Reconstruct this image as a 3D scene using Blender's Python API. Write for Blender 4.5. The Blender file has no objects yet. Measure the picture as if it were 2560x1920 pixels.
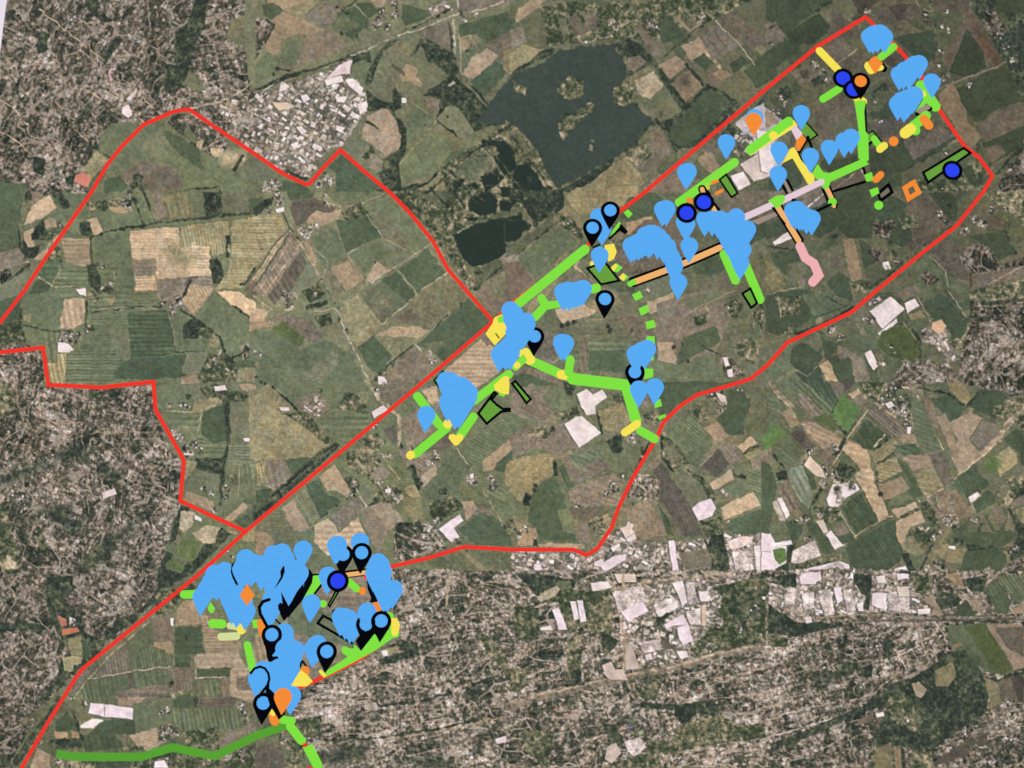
import bpy, math, re
import numpy as np
from mathutils import Matrix, Vector

# ================================================================ camera, world, exposure
scene = bpy.context.scene
scene.view_settings.view_transform = 'Standard'
scene.view_settings.look = 'None'
scene.view_settings.gamma = 1.0
scene.view_settings.exposure = 0.0
scene.view_settings.use_curve_mapping = False

FPX = 3555.0                      # focal length in photo pixels (50 mm on a 36 mm sensor, 2560 px wide)
DIST = 0.50                       # the phone is held half a metre from the display
cam_data = bpy.data.cameras.new('camera')
cam_data.sensor_width = 36.0
cam_data.lens = 50.0
cam_data.clip_start = 0.01
cam_data.clip_end = 50.0
cam = bpy.data.objects.new('camera', cam_data)
scene.collection.objects.link(cam)
scene.camera = cam
PITCH = math.radians(10.6)
ROLL = math.radians(3.1)
ROT = Matrix.Rotation(math.radians(90) + PITCH, 4, 'X') @ Matrix.Rotation(ROLL, 4, 'Z')
cam.matrix_world = Matrix.Translation((0.0, -DIST, -DIST * math.tan(PITCH))) @ ROT
cam_data.dof.use_dof = True
cam_data.dof.focus_distance = DIST / math.cos(PITCH) * 0.985
cam_data.dof.aperture_fstop = 9.0

world = bpy.data.worlds.new('World')
scene.world = world
world.use_nodes = True
bg = world.node_tree.nodes['Background']
bg.inputs['Color'].default_value = (0.9, 0.85, 0.8, 1)
bg.inputs['Strength'].default_value = 0.04      # dim room around the lit display

R3 = np.array(cam.matrix_world.to_3x3())
C3 = np.array(cam.matrix_world.translation)

def to_plane(px, py):
    """photo pixel -> point (x, z) on the display surface, which is the plane y = 0"""
    px = np.asarray(px, float); py = np.asarray(py, float)
    d = np.stack([(px - 1280.0) / FPX, -(py - 960.0) / FPX, -np.ones_like(px)], -1) @ R3.T
    t = -C3[1] / d[..., 1]
    return C3[0] + t * d[..., 0], C3[2] + t * d[..., 2]

def to_photo(x, z):
    v = np.stack([x - C3[0], np.full_like(x, -C3[1]), z - C3[2]], -1) @ R3
    return 1280.0 - FPX * v[..., 0] / v[..., 2], 960.0 + FPX * v[..., 1] / v[..., 2]

SCL = 1.0 / FPX * DIST / math.cos(PITCH)        # metres on the display per photo pixel, near the centre

MAP_SPEC = '''
t 0 0
p g1 0,2900 700,1800 1240,1080 1630,950 2212,1340 2650,1595 2950,1300 4300,3000 4500,4100 2212,6000 1590,4700 1340,3650 400,3320 0,2980
t 0 0
u 35 -300,-300 1800,-300 1800,0 1700,500 1480,950 1240,1080 900,1180 800,1400 760,1659 -300,1800
u 80 1780,-300 2600,-300 2600,120 2300,500 2212,800 1640,960 1440,960 1560,560 1700,300
p g3 1600,600 1700,640 1780,780 1700,800 1560,720
p o1 1990,180 2140,120 2180,300 2120,400 1960,330
e g3 2000,330 2200,300 2212,420 2060,400
f 1700,-50 1810,-50 1770,200 1680,420 1600,700 1520,800 1430,800 1400,700 1500,500 1520,280 1620,200
f 830,-50 740,-50 760,100 900,200 980,180 860,100
f 380,260 430,300 400,450 330,470 310,380
f 900,560 1010,420 1060,330 1000,330 880,480
f 640,1080 740,920 800,930 720,1060
f 280,1350 400,1380 380,1520 290,1480
f 560,1540 650,1500 640,1620 580,1600
f 2130,120 2212,100 2212,300 2160,260
rc b3 14 1180,520 1260,350
rc b3 12 0,860 100,920 240,1080
rc b3 12 0,1130 180,1240 260,1330
rc b3 12 340,80 560,260 900,520
rc b3 12 760,780 900,880 980,960
rc b3 12 940,760 1060,850 1150,760 1200,680
rc b3 14 1050,880 1150,960 1230,1050
rc b3 12 1240,850 1380,980
rc b3 12 640,1110 760,1220
w 1060,930 1110,900 1150,990 1110,1020 1050,980
wc dfb8b8 940,600 1000,580 990,680 950,710
v 60 1200,340 900,340 1000,640 620,170 1480,520 170,130 500,60
p g1 870,1180 960,1060 1200,1060 1230,1090 1040,1280 960,1370 860,1280
p y1 720,1470 830,1300 930,1380 790,1560
p g1 950,1380 1060,1260 1260,1100 1440,1050 1440,1180 1260,1260 1220,1390 1120,1450 960,1480
e g3 1180,1240 1420,1140 1460,1250 1280,1330
p g2 1430,1130 1700,1250 1880,1380 1880,1480 1800,1500 1600,1380 1440,1200
p g1 1560,1350 1800,1500 2000,1659 1700,1659 1560,1550
p g1 1700,1250 1900,1400 2212,1400 2300,1800 2000,1659 1760,1480
p n1 1060,1480 1250,1380 1500,1450 1600,1620 1440,1659 1200,1659 1040,1560
p g2 900,1560 1040,1520 1100,1600 1060,1659 900,1659
e y2 1900,1300 2100,1320 2160,1420 1920,1420
p b1 1990,1450 2060,1330 2100,1340 2020,1460
h 30 2100,1350 2020,1470
p g3 2100,1400 2212,1350 2212,1540 2060,1520
wc c8806e 660,1510 720,1490 790,1530 760,1620 640,1570
u 60 1440,1060 1500,980 1660,990 1940,1160 1980,1260 1880,1370 1700,1280 1560,1160
p g1 1600,1080 1700,1180 1680,1240 1580,1170
p y2 1700,1220 1760,1210 1740,1290 1700,1270
p y2 1820,1280 1930,1290 1900,1360 1830,1350
u 30 1640,960 2212,800 2212,1320 2000,1180
ib 20 1900,900 2080,860 2130,1060 1940,1060
h 30 2080,900 2110,1000 2160,1100
r 14 1640,940 1900,880 2050,810 2160,740 2212,660
r 10 1640,970 1850,1100 2100,1280
h 14 820,1270 960,1370
h 14 1600,1640 1900,1610 1900,1700 1640,1700
d 40 1190,1540 1160,1600 1240,1620
d 25 850,1270 1540,1090
t 1 0
p g3 -100,0 2212,0 2212,100 1300,250 1000,420 -50,780 -100,400
p b1 100,-20 480,-20 400,100 240,100 100,40
p y1 240,90 500,-20 560,-20 420,120 330,130
p g2 50,40 160,30 240,90 180,200 80,150
p n3 400,140 560,30 720,30 760,120 640,230 560,230
p b1 80,220 220,100 380,150 500,220 580,250 700,330 770,400 560,450 460,300 330,300 220,340 200,480 90,450
p n3 430,330 580,250 720,340 770,410 560,500 380,560 320,620 200,590 220,470 390,470
p g1 200,500 260,360 380,330 400,450 350,560 260,600
p g1 0,600 90,450 210,500 190,620 120,660 0,720
p g2 700,120 860,40 980,90 970,250 1050,330 920,330 860,370 740,280
p g1 640,230 740,120 900,220 740,300
p g3 850,300 960,240 1050,310 1100,280 1040,360 860,400
p g2 860,20 1000,30 1060,110 960,160
p b1 960,-20 1140,-20 1100,60 1040,60
p g2 1270,30 1450,80 1560,110 1420,180 1300,230 1250,150
u 30 0,160 100,170 160,230 60,420 0,500
h 12 90,180 160,220 60,400
v 45 1090,100 1200,40 1200,130 1060,180 1040,230 1130,230
ib 35 1470,80 1640,10 1680,60 1540,140
v 30 1640,30 1760,110 1800,160 1900,120 1820,190
p n3 1750,-20 2212,-20 2212,30 1960,90 1760,100
p g2 1740,220 2212,90 2212,260 2000,370 1900,300 1760,320
p g1 1780,440 1900,380 1980,380 1870,500 1790,540
p n1 1960,380 2212,260 2212,560 2100,500
p b3 1780,650 1860,500 2000,420 2090,480 1900,690
p g2 1860,700 2080,530 2160,620 2140,660 1950,860
p o1 2140,440 2212,420 2212,650 2160,620
p n1 1400,280 1700,170 1690,470 1580,400 1430,300
p b1 1760,340 1830,340 1840,400 1770,440
h 16 1670,200 1690,440
r 18 1710,170 1715,480
r 8 1760,300 1770,600 1790,700
h 10 1850,340 1860,400
rc b1 10 1780,330 1850,310 1930,440
v 20 1830,440
f 0,770 240,650 600,560 820,460 900,440 850,540 700,540 400,640 240,700 100,780 -20,830
i 30 40,820 250,730 520,640 660,560 820,500 840,590 800,650 930,740 980,940 890,1050 760,1250 600,1320 460,1540 230,1500 0,1310 -250,1180 -220,1040 0,860
w 590,690 740,650 760,700 610,740
w 770,690 840,680 930,760 900,820 800,740
w 880,900 960,870 975,950 900,990
w 385,830 440,810 465,860 410,890
w 690,840 790,830 760,890 700,880
w 350,1100 400,1090 440,1140 390,1160
w 250,730 270,780 200,800 210,740
wc e8d5d5 600,690 720,560 830,520 810,640 740,640
w 700,1080 770,1100 740,1150 690,1120
w 300,1250 360,1220 370,1270 330,1290
wc d8c0a8 140,880 280,890 300,940 200,960
p g1 600,630 680,610 680,570 520,610
f 830,480 980,440 1000,540 830,560
p g1 840,560 930,510 1010,560 980,680 940,720 820,640
f 1000,560 1060,440 1150,350 1240,340 1110,440 1050,560 1010,680 960,740 930,720
p g3 1100,500 1220,440 1330,510 1450,380 1640,640 1560,780 1440,820 1420,880 1280,840 1180,740 1110,640
p b1 1240,640 1300,550 1400,590 1380,650 1440,720 1420,760 1320,700 1260,700
rc n4 32 1190,570 1280,640
p o1 1210,400 1400,300 1330,480 1270,470
p g3 970,740 1050,630 1180,760 1180,880 1130,880 1050,830
f 1340,500 1420,330 1500,340 1720,470 1760,640 1660,640 1560,560 1480,520 1430,400
f 940,760 1060,850 1130,890 1200,920 1000,960 970,960 960,850
p b3 970,1000 1130,930 1200,1010 1260,1200 1240,1280 1120,1350 920,1180 930,1090
h 26 960,1050 1050,1100
f 1130,890 1240,880 1270,1000 1300,1120 1340,1280 1280,1380 1220,1450 1100,1480 1000,1390 900,1330 1100,1380 1230,1300 1250,1180 1200,1000
d 40 980,1300 950,1340 1080,1420 1130,1500 1060,1560
p g3 770,1250 870,1160 1000,1260 900,1370 840,1370
p n3 1000,1330 1100,1390 1090,1470 960,1440
w 1255,850 1300,850 1300,890 1255,890
f 1200,760 1260,830 1260,900 1180,900 1180,780
p g3 1200,960 1330,890 1400,920 1300,1100 1240,1040
p g1 1320,1000 1400,920 1540,1040 1420,1180 1300,1100
p n3 1440,880 1560,820 1620,850 1560,1000
f 1430,830 1700,640 1860,780 1950,880 2100,1020 2140,1060 1880,1140 1780,960 1680,900 1560,1020 1600,860 1500,830
p g3 1560,1040 1640,930 1720,920 1780,980 1880,1130 1860,1200 1800,1210
h 16 1560,1040 1740,1180
d 12 1660,1010 1460,1080 1440,1090
p g1 1300,1120 1440,1080 1740,1240 1600,1440 1440,1540 1260,1600 1180,1500 1300,1300
r 8 1240,780 1180,680
rc y1 10 1220,1440 1330,1320 1560,1040
rc y1 8 1300,860 1540,1020
v 18 1670,730 1700,720
rc n3 8 1790,700 1950,880 2120,1050 2260,1180
h 16 1820,690 1980,880 2140,1040
f2 1600,1440 2212,1040 2400,1300 2400,1800 1500,1800 1560,1500
e o2 1740,1400 2000,1260 2050,1440 1900,1560 1720,1500
r 7 1950,1270 2212,1560
r 7 2070,1140 2212,1260
p k2 2060,1350 2170,1320 2180,1440 2100,1430
p k2 2010,1500 2080,1460 2110,1520 1980,1600 1940,1560
p k2 2150,1560 2240,1560 2240,1640 2140,1640
p k2 1960,1210 2080,1230 2100,1270 1970,1260
p k2 1700,1560 1780,1540 1800,1600 1720,1640
p k2 1830,1600 1900,1580 1920,1659 1840,1659
p k2 2090,1260 2190,1290 2212,1340 2110,1310
p k2 2160,1450 2240,1440 2260,1540 2180,1530
p k2 1720,1700 1850,1690 1900,1760 1800,1800
rc g3 6 1560,1500 1720,1659
rc g3 6 1620,1480 1790,1659
rc g3 6 1700,1420 1900,1659
rc g3 6 1760,1380 1950,1600
rc g3 6 1990,1260 2212,1500
f2 1640,1440 1760,1340 1800,1400 1700,1500
h 14 1900,1350 2050,1350
f 1180,1420 1230,1420 1260,1620 1500,1560 1560,1480 1620,1700 1000,1659 1050,1500
p o1 1400,1640 1600,1500 1650,1659 1380,1700
p g2 740,1340 850,1400 960,1480 1080,1640 1000,1659 700,1659 690,1480 620,1440
v 50 600,1540 650,1560 540,1590
p g2 230,1560 420,1600 480,1659 220,1659
v 60 130,1580 100,1620 180,1620
f 280,1480 450,1540 440,1570 280,1510
p g3 -100,1400 0,1350 160,1500 60,1560 -60,1620
r 10 -60,880 200,690
r 14 820,480 960,430 1100,360 1180,320 1440,250 1700,130 1760,120 1960,80 2160,0
r 14 1740,-20 1750,120
rc g3 12 560,560 820,450 1100,370
r 8 -20,810 240,700 340,670
rc b1 8 400,130 560,0
h 12 760,80 880,-10
h 10 700,60 780,120
d 16 740,290 870,320 180,590 150,640 700,70
r 6 850,40 960,150
h 12 190,590 290,620
h 16 1350,240 1560,150 1700,60
t 2 0
f2 240,60 2212,-60 2212,100 1500,200 1300,340 860,340 300,400
f2 250,60 560,0 760,150 950,120 1050,200 1000,300 900,330 560,350 320,400
p b1 20,120 180,-20 270,-20 250,60 30,200
p g1 -20,0 120,-30 30,140 -20,160
p n3 -20,260 90,220 120,350 0,440
p g3 80,230 240,110 300,280 280,370 160,410
p y1 -20,460 100,380 260,430 140,560 -20,660
p b1 170,440 260,420 290,440 210,480
p n1 470,160 560,110 600,220 720,110 730,250 540,320 510,220
p n3 600,120 720,90 740,180 640,230
p g3 390,160 460,150 500,300 430,300
p k1 30,640 100,620 280,540 420,430 520,430 600,400 870,390 900,450 1000,560 1000,660 880,780 880,880 1050,900 1120,960 1220,1060 1140,1150 1080,1240 860,1380 700,1460 520,1560 400,1620 300,1560 220,1340 100,1180 0,1090 -320,1060 -250,980 -120,800
f2 -60,1040 60,1110 240,1340 300,1500 400,1659 -60,1659
e o2 -40,1120 60,1140 200,1330 160,1380 0,1240
f 0,660 150,560 330,480 430,420 280,420 200,490 60,570 -40,680
f2 430,720 500,660 620,700 620,820 560,880 460,840 390,780
h 12 370,740 430,680
f2 410,1000 540,990 650,900 710,880 700,960 600,1020 540,1110 440,1210 410,1100
h 8 430,980 600,990
f2 670,1210 710,1210 700,1300 670,1290
f2 870,780 990,700 1060,750 1060,880 970,920 870,870
f2 0,700 130,760 120,830 20,790
f 880,380 1000,330 1120,400 1250,540 1160,580 1060,640 980,680 1000,540 930,450
p n3 1010,500 1100,480 1160,540 1060,620 1000,600
p n3 1050,240 1110,210 1280,400 1290,470 1220,490 1100,300
v 40 1190,200 1240,230 860,190 900,240
p g2b 1280,180 1380,140 1480,290 1400,350 1290,380 1280,290
p b3 1410,160 1440,140 1540,260 1640,150 1640,220 1530,280 1480,230
v 34 1620,110 1640,150
r 8 860,310 700,350 600,370
v 12 640,360 740,335 820,320 860,310 320,400
p y2 1060,700 1220,610 1310,740 1190,860 1080,810
p g1 1120,900 1350,770 1380,840 1180,960
p g3 1300,900 1370,860 1450,960 1300,1060
p g3 1200,980 1310,890 1300,960 1200,1000
f 1220,560 1290,560 1560,920 1560,1000 1500,1000 1300,700
p b3 1270,560 1420,480 1520,560 1370,690
p b1 1370,720 1540,600 1640,740 1500,890 1440,800
e n2 1400,700 1520,650 1540,720 1460,780
f 1500,920 1680,720 1800,780 1980,900 1780,1160 1480,1340 1400,1320 1320,1100 1240,1080 1450,980
p g2 1540,900 1700,770 1860,850 1800,1000 1600,1200 1440,1280 1360,1200 1360,1090
p n1 1780,170 1930,80 2100,250 1930,330 
p g3 1900,80 2212,-60 2300,300 2200,400 2050,230 1960,130
p n3 1700,250 1780,200 1960,390 1860,460 1740,520 1640,360
rc n4 18 1700,330 1800,470
rc n4 14 1760,290 1850,400
p b3 1460,400 1620,320 1700,460 1560,540
p g2 1560,520 1660,460 1740,540 1670,610
rc b3 30 1650,420 1800,590
p g3 1840,500 1900,430 2040,520 2000,640 1880,630
p n1 1960,330 2110,240 2190,350 2060,460
p g2 1870,560 1990,480 2050,540 1920,630
p n3 1680,620 1790,580 1850,680 1760,740
p b1 1740,640 1800,590 1900,640 1820,700
p g2 2000,620 2212,440 2300,640 2120,770
p g3 1760,740 2000,620 2100,740 1960,890
r 9 1760,180 1960,380 2100,560
h 12 1760,120 1900,50 1980,0
rc b1 6 1760,130 1960,0
h 24 1240,1040 1320,1110 1480,980 1560,880
h 20 1300,500 1500,330 1680,190 1780,120
h 22 1500,560 1640,720
h 16 1200,1070 1160,1110 1040,1250 880,1370 760,1440
f2 980,1320 1160,1240 1240,1300 1100,1440 980,1360
p n3 1180,1190 1300,1120 1360,1240 1380,1340 1260,1370
p n1 1060,1440 1260,1320 1330,1370 1200,1500 1100,1500
p y1 560,1659 860,1420 980,1360 1060,1440 1130,1520 1140,1580 1060,1659
f 380,1659 560,1560 700,1470 860,1400 860,1430 700,1560 540,1659
p k2 30,1440 130,1410 260,1580 300,1659 20,1659 0,1540
d 20 150,1540
h 18 0,1180 160,1390 330,1620
rc g3 7 -60,1090 60,1190 200,1370 400,1640 560,1990
p n3 1130,1600 1420,1420 1560,1500 1500,1659 1150,1659
p g3 1440,1300 1660,1250 1560,1420 1440,1400
p b1 1600,1360 1700,1300 1800,1440 1740,1500 1650,1450
p n3 1600,1280 1760,1220 1790,1300 1700,1330
p w1 1930,1060 2150,890 2400,1100 2212,1300 2060,1340 1980,1200
f 1880,1060 1960,1100 1990,1140 1930,1200 1800,1160
wc cfc0b8 1970,1420 2212,1270 2500,1300 2300,1500 2090,1570
w 1890,1520 2000,1480 2060,1590 1960,1650
f2 1880,1240 1980,1290 2000,1380 1900,1350
i 40 1930,1180 2040,1160 2090,1220 2020,1330 1950,1310
f 2100,920 2130,880 2212,800 2212,880
t 3 0
p n2 700,-20 1000,-20 900,60 840,130 770,110
p g2 -20,0 240,-20 560,-20 420,100 300,180 160,300 -20,160
p n3 -20,200 60,180 150,310 50,420 -20,440
p g3 560,0 720,-20 780,110 700,170 590,60
p g2 160,290 440,110 560,250 400,380 200,400
p g3 470,110 580,70 720,180 620,230 560,220
p g2 -20,440 180,330 300,420 100,560 -20,620
h 30 420,90 540,10
h 12 560,260 700,190 820,130
v 26 20,380
h 14 -20,260 100,200 150,300
p n1 880,150 1000,80 1180,20 1300,60 1280,140 1050,220
p n2 1040,60 1180,20 1240,50 1180,100 1120,180
v 40 1360,120 1380,190 860,100
h 24 1390,-20 1430,200 1460,330 1420,560
p n1 1420,-20 1780,-20 1740,80 1600,100 1440,90
rc b1 8 1280,0 1310,60 1400,110
p g1 1460,100 1700,100 1660,240 1560,380 1450,380
v 28 1540,110 1500,230 1560,270 1500,450 1480,560
p n3 1700,100 1760,90 1860,260 1960,430 2000,560 1900,600 1760,660 1560,640 1500,500 1660,260
p g2 1720,240 1860,450 1880,580 1700,680 1560,620
e rb 1720,90 1780,200 2000,500 1980,560 1850,420
f 1760,-20 1960,-20 2000,160 2100,300 2212,420 2260,900 2140,760 2060,560 1960,400 1860,200 1740,80
p g2 1950,-20 2300,-20 2250,120 2100,160 1980,80
p g2 1060,330 1440,250 1430,480 1380,560 1240,470 1120,360
u 30 1840,110 1960,70 2000,170 2060,260 1960,340 1850,200
v 40 2040,400 2000,300 2120,530 2180,320
f 2050,100 2212,120 2240,600 2140,500
p g2 1600,780 2060,560 2212,880 2000,930 1800,1060 1700,950
rc n3 12 1440,780 1700,680 2060,540
v 36 1500,680 1540,660 1740,720
p b1 1470,830 1600,700 1640,800 1740,1060 1840,1180 1740,1300 1620,1100 1500,930
p n3 1800,1080 2000,940 2250,870 2250,1080 1960,1260 1860,1200
p g2 1840,1240 2212,1080 2212,1260 1950,1420
p n1 1860,1280 2000,1250 2060,1320 1940,1420
v 12 1790,1270
p b1 1400,1210 1620,1100 1700,1200 1520,1280
h 26 1980,1500 2100,1360 2250,1220
u 40 2000,1560 2212,1300 2300,1300 2300,1659 1980,1659
d 30 2100,1440 2160,1400
p n1 560,80 760,220 800,300 680,330 620,360 500,400
p n3 480,400 640,330 740,430 600,560 520,480
p n1 620,560 800,430 880,520 800,590 680,610
p n1 640,280 720,230 800,260 780,330 700,320
p n2 980,520 1180,430 1200,520 1080,600
rc b1 10 600,540 780,420
p n3 180,620 360,560 440,650 300,760
v 40 480,630 520,690 150,900 60,960 400,560
f 60,780 160,740 220,820 130,880 50,840
p n2 270,620 340,600 360,680 300,680
f 370,700 440,650 500,720 400,760
v 30 100,850
p n1 380,950 620,820 760,900 760,1000 600,1200 440,1200
p g3 540,1080 700,1000 760,1060 600,1200
p g2 860,900 1060,800 1100,1000 900,1040
p g1 860,780 1000,660 1080,820 960,960 860,960
h 22 900,800 1010,720
d 30 1020,760 900,830
p n1 860,1080 1040,1020 1200,1060 1120,1160 1000,1260 900,1200
v 22 980,1050 930,870
p g2 860,1300 1200,1180 1600,1080 1640,1180 1480,1340 900,1600
p n3 1160,1220 1500,1090 1640,1160 1400,1300 1260,1380
h 12 1000,1560 1440,1320
p g3 960,1620 1500,1300 1660,1270 1340,1500 1200,1659 1000,1659
v 26 1500,1290 1530,1340
p n3 540,1590 800,1470 840,1565 555,1650
rc w1 8 560,1645 780,1510
f2 1280,1540 1450,1560 1640,1480 1700,1400 1840,1400 1860,1640 1500,1659 1300,1659
v 12 1600,1480 1500,1620
p g2 1680,1440 1760,1420 1830,1600 1740,1600
p g2 190,1300 300,1560 220,1659 0,1640 0,1560 120,1420
p b3 -20,940 60,1000 100,1060 -20,1100
e n4 60,1140 200,1100 240,1180 140,1320 80,1200
p g3 90,1180 200,1140 190,1280 100,1300
p w1 560,1600 820,1470 830,1560 560,1659
p b4 540,1580 800,1470 840,1570 550,1659
p g2 560,1659 840,1580 1160,1480 1160,1600 1000,1659
p g2 440,1460 500,1350 640,1380 760,1340 780,1390 560,1490
r 8 560,1640 760,1480
w -100,1120 0,1140 60,1400 0,1500 -60,1480
t 0 1
p g2 -60,-90 235,-70 200,120 160,270 180,480 100,560 -60,560
f 240,0 260,0 220,130 160,280 190,480 220,540 160,540 150,260 210,160
p b2 270,120 420,30 500,130 350,230 200,290
p n3 270,0 380,0 340,80 280,100
f 420,0 600,0 680,90 560,160 480,60
p g1 440,200 560,150 620,180 500,260
wc d8c0b0 600,0 740,0 700,40 640,30
v 34 620,80 660,100 480,340 520,290 
p b1 380,240 480,220 500,300 400,320
p b1 200,340 300,310 280,390 310,480 260,510 220,480
f 200,400 240,480 350,460 320,560 220,580 190,500
f 320,280 380,230 400,340 520,330 480,400 420,420 280,420 270,360
p b1 290,580 540,340 560,380 360,580
r 12 -20,690 60,660 120,640 250,600
p n3 -60,540 160,480 220,560 180,640 -20,680
u 40 -60,680 80,660 100,750 20,800 -60,860
h 20 80,760 260,620
p g3 90,760 330,640 320,700 200,900 -20,960 -20,860
p g1 540,0 1240,0 1240,150 1300,260 1240,290 1000,320 880,340 700,250 660,200
p b1 930,130 980,60 1060,60 1040,120 1150,160 1020,200
f2 740,80 1140,60 1130,130 900,130 760,200
v 40 1070,100 1110,130 1120,20
p b3 750,240 840,220 890,340 820,370
f 680,260 780,260 800,380 700,380
h 26 870,170 920,130
p g1 870,170 1150,190 1240,280 900,330 860,240
h 22 1150,60 1250,280
h 20 1240,0 1340,250
p n3 1300,0 1400,0 1460,230 1360,250
p o1:80 1400,20 1620,0 1690,210 1480,230
p g1 1620,20 1770,20 1770,230 1700,210
f 1750,0 1920,0 1920,190 1860,230 1780,230
v 20 1850,60
p g3 1920,0 2212,0 2212,180 1930,190
h 26 1930,200 2080,200 2212,170
h 22 1000,320 1240,290 1600,240 1930,210
h 14 800,380 1000,325
p b1:0 530,400 780,400 780,650 700,650 560,600
f2 420,440 520,420 540,640 440,640 400,560
p g1 560,340 680,370 700,400 560,400
h 24 790,390 800,600 830,700
p g1 820,380 1120,340 1130,600 840,610
p g2:0 370,600 520,600 520,700 460,820 320,720
p g2:0 250,880 330,740 440,820 400,900 260,890
p g1:0 500,640 760,650 760,800 470,810
rc b2 10 330,730 450,810 500,700 520,680
rc b2 8 470,820 720,820
f 740,640 860,600 870,800 980,830 990,860 900,900 780,820
p g1:0 850,640 1150,600 1150,860 1000,860 1000,780 870,740
v 24 900,640 880,830 960,800
r 8 990,700 1000,800
p b2:0 1120,340 1540,300 1560,470 1820,460 1820,720 1360,760 1350,580 1140,580
e y1 1420,440 1500,440 1600,520 1700,560 1690,600 1500,640
p y1:80 1560,300 1900,250 1990,250 1990,520 1830,560 1830,470 1560,470
p n3:0 1150,590 1350,580 1350,720 1160,710
p b2:0 1160,720 1350,730 1360,850 1170,860
p n3:0 1350,760 1830,720 1850,830 1700,1080 1580,1000 1370,950
p b1:60 1630,800 1860,820 1680,1060 1570,960
h 24 1640,770 1570,930
rc n2 22 1600,800 1640,750 1700,740
v 40 1540,920 1500,990 1560,960 1490,1040 1400,970
p y1:0 2000,250 2212,230 2212,640 2100,830 1860,840 1960,700 2000,520
f 1810,590 1870,570 1930,640 1930,740 1880,800 1840,780 1820,680
p g3b 1920,600 1960,600 1950,690 1930,660
h 20 1960,380 1960,560
d 20 1970,400 1970,440
p g1:0 1170,870 1360,850 1370,950 1180,980
p g1:0 850,880 1140,860 1160,980 1000,1000 800,1040 770,1000
p y1 920,910 1000,900 980,980 930,970
f2 780,830 880,940 860,960 780,960
p g1 200,900 540,830 560,900 520,1190 340,1160 260,900
p g1:0 460,830 700,830 680,910 540,920
w 660,840 740,830 750,900 690,890
p b3:80 560,920 740,920 720,1130 640,1180 510,1190
f2 190,1000 200,1100 100,1100 80,1040
p y1 210,1060 270,1060 260,1130 200,1110
h 20 750,940 750,1080 740,1150
h 12 200,1150 400,1200 520,1210
v 46 560,1240 620,1280 760,1180 680,1240 540,1280 600,1220
w 500,1300 590,1310 640,1360 590,1390 500,1380
u 10 -60,1310 130,1290 300,1330 300,1380 -60,1380
p g3 250,1180 300,1190 290,1280 230,1280
p g2 -60,950 200,880 150,1100 -60,1200
f2 -60,1180 180,1100 230,1300 -60,1330
p g1:80 380,1220 500,1220 490,1480 420,1480
p y1:80 500,1400 580,1390 560,1659 430,1659 420,1480 500,1480
p g1:0 820,1060 1090,1020 1100,1200 960,1220 820,1180 800,1100
p g3 960,1220 1060,1180 1110,1240 1120,1450 1020,1400
p g1:0 650,1400 830,1200 960,1220 1000,1400 1120,1460 980,1640 560,1640 580,1400
p g2:0 1100,1040 1440,1010 1500,1200 1520,1400 1130,1450 1120,1240
p g2b 980,1560 1120,1450 1620,1400 1700,1500 1600,1600 1280,1620 1000,1620
p g1 1460,1100 1640,1040 1600,1240 1540,1300 1520,1240
f2 780,1140 820,1140 820,1200 760,1210
h 16 800,1050 900,1020 1100,1000 1400,985
rc b1 8 800,1030 1000,1000 1400,1000
rc b1 8 1460,1080 1500,1220 1520,1400
h 14 1520,1390 1760,1370
p g1b 1680,1080 1860,860 2000,980 2212,1120 2212,1240 2040,1440 1960,1480 1900,1250 1760,1130
f 1600,1130 1680,1080 1800,1180 1740,1250 1720,1280 1590,1270 1580,1200
f2 1700,1160 1860,1200 1900,1280 1720,1280
p g1 1540,1280 1800,1260 1780,1360 1530,1380
p g3 1620,1400 1780,1370 1820,1500 1700,1600 1560,1560
p o1 1810,1270 1890,1270 1890,1340 1820,1340
rc b1 9 1870,850 1990,960 2212,1090
p b2 1870,850 2060,860 2212,960 2212,1100 2000,980
p n1 2120,840 2212,700 2212,920 2160,880
h 22 1570,1020 1700,1100 1900,1250 1960,1450
h 20 1960,1460 2100,1380
f2 1800,1400 1960,1400 2060,1500 2020,1659 1700,1659 1720,1560
v 30 1860,1460 1980,1530 1900,1400
u 30 2080,1340 2212,1260 2300,1300 2300,1440 2100,1440
p y1 2060,1520 2212,1500 2212,1640 2040,1640
p g2 2000,1480 2212,1420 2212,1520 2060,1510
p n3 1560,1600 1700,1580 1720,1659 1560,1659
u 10 -60,1390 350,1370 390,1659 -60,1659
h 22 2080,800 2120,800 2212,640
h 16 2010,980 2100,1050 2212,1120
t 1 1
p g3 0,0 1150,0 1500,400 2040,1120 1400,1659 0,1659
p y1:0 -60,220 200,170 280,320 120,480 0,640 -60,660
f -60,160 60,60 160,40 140,100 0,210
p g2 -60,60 60,40 20,120 -60,150
v 34 110,160 200,90 200,60 180,10
w 165,150 240,130 240,170 180,180
p n2 310,80 520,50 700,140 620,180 460,230 360,310 300,180
p b3 450,220 520,160 620,180 740,150 720,230 560,300 440,270
v 34 470,330 520,290 440,380 400,340 620,100 600,40
p g2 260,0 500,0 500,50 280,80
p g1 600,0 1150,0 1080,60 800,120 660,60
rc b1 12 780,130 900,110 1130,10
rc b3 14 600,80 740,130
f2 740,170 900,90 980,180 800,270
h 16 745,180 800,270 870,230
p g1 900,120 1140,30 1500,440 1370,520 1180,240 1080,200
p n5 1000,190 1180,240 1370,520 1280,570 1090,390
p g2b 690,240 780,250 990,200 1080,390 780,520
p g1b 780,530 1080,400 1250,600 1080,650 960,700
p b3b 980,700 1050,590 1130,670 1200,650 1000,790 930,750
p g1 480,400 680,300 790,540 560,640
p n5 580,640 800,550 960,790 870,880 680,920
p b1b 640,660 800,600 930,760 780,860
p g3 1060,390 1370,530 1200,680 1180,560
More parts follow.
